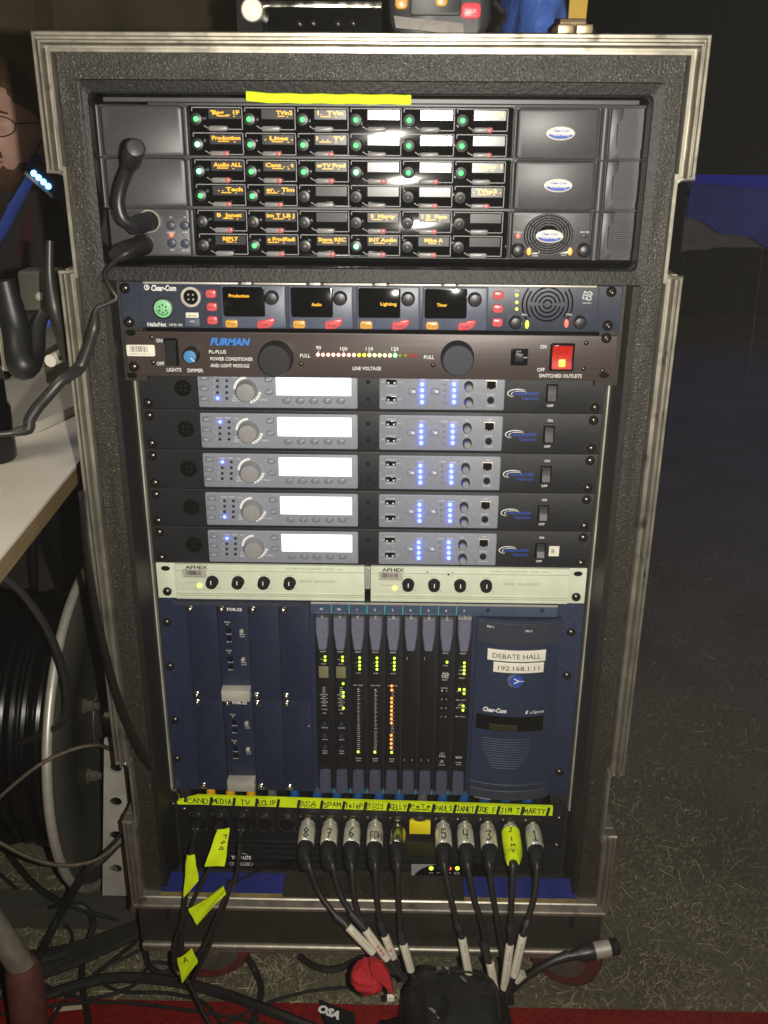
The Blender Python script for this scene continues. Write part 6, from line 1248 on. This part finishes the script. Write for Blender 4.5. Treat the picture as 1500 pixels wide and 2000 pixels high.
p = at(763, 1949, -192); b = MB(); b.plate(p.x-4, p.x+4, p.z-3, p.z+3, -190, -194, .5); solo('white_tag', b, 'sticker', 'tiny white tag at the tip of the red cloth', 'tag')
P = [on(x, y, -575) for x, y in ((624, 1952), (692, 1978), (700, 2040), (650, 2040))]
t = thing('tag_box', 'small black box lettered OSA on the red carpet at the bottom edge', 'box', (P[0].x, P[0].y, -594)); b = MB(); b.loops([[(p.x, p.y, -594.5) for p in P], [(p.x, p.y, -575) for p in P]]); part('body', b, 'matte', t)
U_ = (P[1]-P[0]).normalized(); V_ = Vector((-U_.y, U_.x, 0)); vs, fs = glyphs('OSA', .06, 0); o0 = P[0]+U_*5-V_*13; k = 36/max(v[0] for v in vs)
b = MB(); b.add([o0+U_*(v[0]*k*.86)+V_*((v[1])*k*.85-4)+Vector((0, 0, .4)) for v in vs], fs); part('lettering', b, 'white_print', t)
# ---------------------------------------------------------------- things on top of the case
p = at(492, 19, 40); t = thing('torch', 'round pale lens of a small torch standing on top of the case', 'torch', (p.x, 60, 530)); b = MB(); b.lathe((p.x, 75, p.z), [(9.5, -30), (9.5, 0), (10.6, 22), (10.6, 34), (9.8, 35)], (0, -1, 0), 28); part('barrel', b, 'nickel', t)
b = MB(); b.lathe((p.x, 40, p.z), [(9.7, 0), (8.6, 1.6), (5, 3), (.2, 3.6)], (0, -1, 0), 28); part('lens', b, 'lens', t)
b = MB(); b.box(p.x-9, p.x+9, 45, 95, 529.5, p.z-9.4); part('cradle', b, 'matte', t)
x0, x1 = at(500, 50, 60).x, at(746, 50, 60).x; t = thing('slim_recorder', 'flat glossy black unit with a bright metal front edge on top of the case', 'device', ((x0+x1)/2, 160, 529.5)); b = MB(); b.box(x0, x1, 62, 330, 529.5, 575); part('body', b, 'gloss', t)
b = MB(); b.plate(x0, x1, 560, 566, 63, 58, 1, .8); part('front_trim', b, 'chrome', t); b = MB()  # chrome strip standing in for the highlight along the front edge
for x in (585, 612, 660, 690): q = at(x, 46, 58); b.lathe((q.x, 60, q.z), [(3, 0), (2.6, 3), (.4, 4)], n=12)
part('front_stud', b, 'chrome', t)
x0, x1 = at(756, 40, 40).x, at(962, 40, 40).x; t = thing('remote_station', 'rounded dark control station with amber and red lit buttons on top of the case', 'control station', ((x0+x1)/2, 100, 529.5)); b = MB()
b.loops([[(x, y, z) for x, z in rrect(x0+i_, x1-i_, 529.5, 640-i_, 22, 6)] for y, i_ in ((240, 6), (60, 0), (44, 3), (40, 9))]); part('body', b, 'cover_d', t)
xa, xb = at(800, 30, 38).x, at(900, 30, 38).x; b = MB(); b.plate(xa, xb, 552, 612, 41, 36, 3, 1); part('front_panel', b, 'black', t)
for x, y, m_, rw in ((784, 3, 'ylw_btn', 6), (862, -2, 'ylw_btn', 6), (920, 21, 'red_led', 9)): q = at(x, y, 36); b = MB(); b.plate(q.x-rw, q.x+rw, q.z-6.5, q.z+6.5, 41, 34, 4, 1.4); part('lit_button', b, m_ if m_ != 'red_led' else mat('red_button_lit', s(210,50,60), .35, emit=(1, .1, .12), es=.5), t)
b = MB(); txt(b, 'TALK', at(920, 21, 33).x, at(920, 21, 33).z, 3, 33.7, width=11); part('button_lettering', b, 'white_print', t)
q = at(836, 50, 20); b = MB(); b.loops([[(q.x+sx*dx, y, q.z+z) for dx, z in ((-32, 8), (32, 2), (34, -8), (-30, -2))] for y, sx in ((26, 1), (20, 1))]); part('name_plate', b, 'rail', t)
p = at(1052, 8, 120); b = blob((p.x, 150, p.z-8), at(1116, 20, 120).x-p.x, 60, 58, 2.3, 11, .07, 48, 30); solo('plastic_bag', b, 'bluebag', 'crumpled blue plastic bag sitting on top of the case', 'bag')
p = at(1128, 20, 100); b = MB(); b.loops([[(p.x-9, y, 529.5), (p.x+8, y, 529.5), (p.x+10, y, 600), (p.x-8, y, 640)] for y in (104, 98)]); solo('yellow_strap', b, 'ystrap', 'dull yellow strap end standing beside the blue bag', 'strap')
b = MB(); b.tube([at(1085, 58, 10), at(1095, 48, 20), at(1118, 44, 40), at(1142, 50, 40), at(1158, 62, 30)], 3, 8); solo('short_lead', b, 'cable', 'short black lead curled behind the hinge latch', 'cable')
b = MB(); b.tube([at(964, 2, 60), at(984, 30, 60), at(972, 58, 40)], 3, 8); solo('curled_lead', b, 'cable', 'black lead curling between the control station and the blue bag', 'cable')
# ---------------------------------------------------------------- blue-lit table far right
yy_ = 2200; tl, tr = at(1338, 366, yy_), at(1600, 372, yy_)
t = thing('covered_table', 'far table under a blue cloth with a pale grey cover below, right of the case', 'table', ((tl.x+tr.x)/2, yy_+300, -600))
z1 = tl.z; P = [on(1352, 377, z1), on(1640, 408, z1), on(1640, 362, z1), on(1338, 358, z1)]
b = MB(); b.loops([[(p.x, p.y, z) for p in P] for z in (z1, z1+28)]); part('tabletop', b, 'bluetop', t)
b = MB(); ls = []
for i in range(21):
    u = i/20; p = P[0].lerp(P[1], u); k = 14*math.sin(i*1.3); ls.append([(p.x-8, p.y-6, z1+22), (p.x-10, p.y-8+k, z1-70-60*u+8*math.sin(i*.8)), (p.x-4, p.y+k, z1-70-60*u+8*math.sin(i*.8)), (p.x-2, p.y, z1+20)])
b.loops(ls); part('blue_valance', b, 'bluetop', t)
b = MB(); ls = []
for i in range(17):
    u = i/16; x = at(1332, 470, 2360).x+u*390; k = 16*math.sin(i*1.7); bz = at(1400, 492, 2360).z+26*math.sin(u*3.1)-(60 if 12 < i < 15 else 0); ls.append([(x, 2360-u*170, z1-40), (x, 2352-u*170+k, bz), (x, 2366-u*170+k, bz), (x, 2372-u*170, z1-40)])
b.loops(ls); part('grey_cover', b, 'greycloth', t)
for p in P[2:]: b = MB(); q = p.lerp((P[0]+P[2])/2, .1); b.lathe((q.x, q.y, -600), [(9, 0), (9, z1+600)], (0, 0, 1), 10); part('leg', b, 'matte', t)
b = MB(); b.tube([at(1492, 470, 2500), at(1462, 720, 2500), at(1452, 800, 2500)], 1.6, 8, False); solo('thin_pole', b, 'grey_pole', 'thin leaning pole in the dark beside the blue-lit table', 'pole')
# ---------------------------------------------------------------- straw trodden into the carpet
rnd = random.Random(21); b = MB()
for k in range(9500):
    if rnd.random() < .6: x, y = rnd.uniform(-650, 950), -58+rnd.expovariate(1/260)
    else: x, y = rnd.uniform(150, 1700), rnd.uniform(0, 2200)
    if math.sin(x*.011+1)*math.sin(y*.013)+.6*math.sin(x*.031+y*.027)+rnd.uniform(-1.6, 1.6) < .1: continue
    L = rnd.choice((4, 5, 6, 8, 10, 14, 20, 30))*rnd.uniform(.6, 1.2); a = rnd.uniform(0, 6.3); c, s_ = math.cos(a), math.sin(a); w_ = rnd.uniform(.22, .6); z0 = rnd.uniform(.8, 3); z1_ = z0+rnd.uniform(-.6, 4); bd = rnd.uniform(-.05, .05)*L
    A = Vector((x-c*L/2, y-s_*L/2, -600+z0)); E_ = Vector((x+c*L/2, y+s_*L/2, -600+max(.8, z1_))); M_ = (A+E_)/2+Vector((-s_*bd, c*bd, rnd.uniform(0, 1.5))); nx = Vector((-s_*w_, c*w_, 0))
    b.add([A+nx, A-nx, M_-nx, M_+nx, E_-nx, E_+nx, M_+Vector((0, 0, w_))], [[0, 1, 2, 6], [0, 6, 3], [3, 6, 4, 5], [6, 2, 4]])
struct('straw', b, 'straw', 'stuff')

# short trodden fibres that give the carpet its nap
rnd = random.Random(8); b = MB()
for k in range(26000):
    if rnd.random() < .55: x, y = rnd.uniform(-620, 900), -58+rnd.expovariate(1/260)
    else: x, y = rnd.uniform(200, 1500), rnd.uniform(0, 1700)
    L = rnd.uniform(3, 11); a = rnd.gauss(.6, 1.2); w_ = rnd.uniform(.3, .8); z0 = rnd.uniform(0, 1); c, s_ = math.cos(a)*L, math.sin(a)*L
    b.add([(x-s_*w_/L, y+c*w_/L, -600+z0), (x+s_*w_/L, y-c*w_/L, -600+z0), (x+c, y+s_, -600+z0+rnd.uniform(.5, 5))], [[0, 1, 2]])
struct('carpet_nap', b, 'nap', 'stuff')

# thin haze volume added to lift blacks, standing in for lens glare
b = MB(); b.box(-3500, 5300, -1900, 5300, -1600, 2900); o = b.mesh('haze', mat('haze_air', (1, 1, 1))); hm = o.materials[0].node_tree
hm.nodes.remove(hm.nodes['Principled BSDF']); pv = hm.nodes.new('ShaderNodeVolumePrincipled'); pv.inputs['Density'].default_value = .0025; pv.inputs['Color'].default_value = (.9, .86, .78, 1)
hm.links.new(pv.outputs[0], hm.nodes['Material Output'].inputs['Volume'])
o = bpy.data.objects.new('haze', o); col.objects.link(o); o.location = (0, 0, .6); o['kind'] = 'stuff'
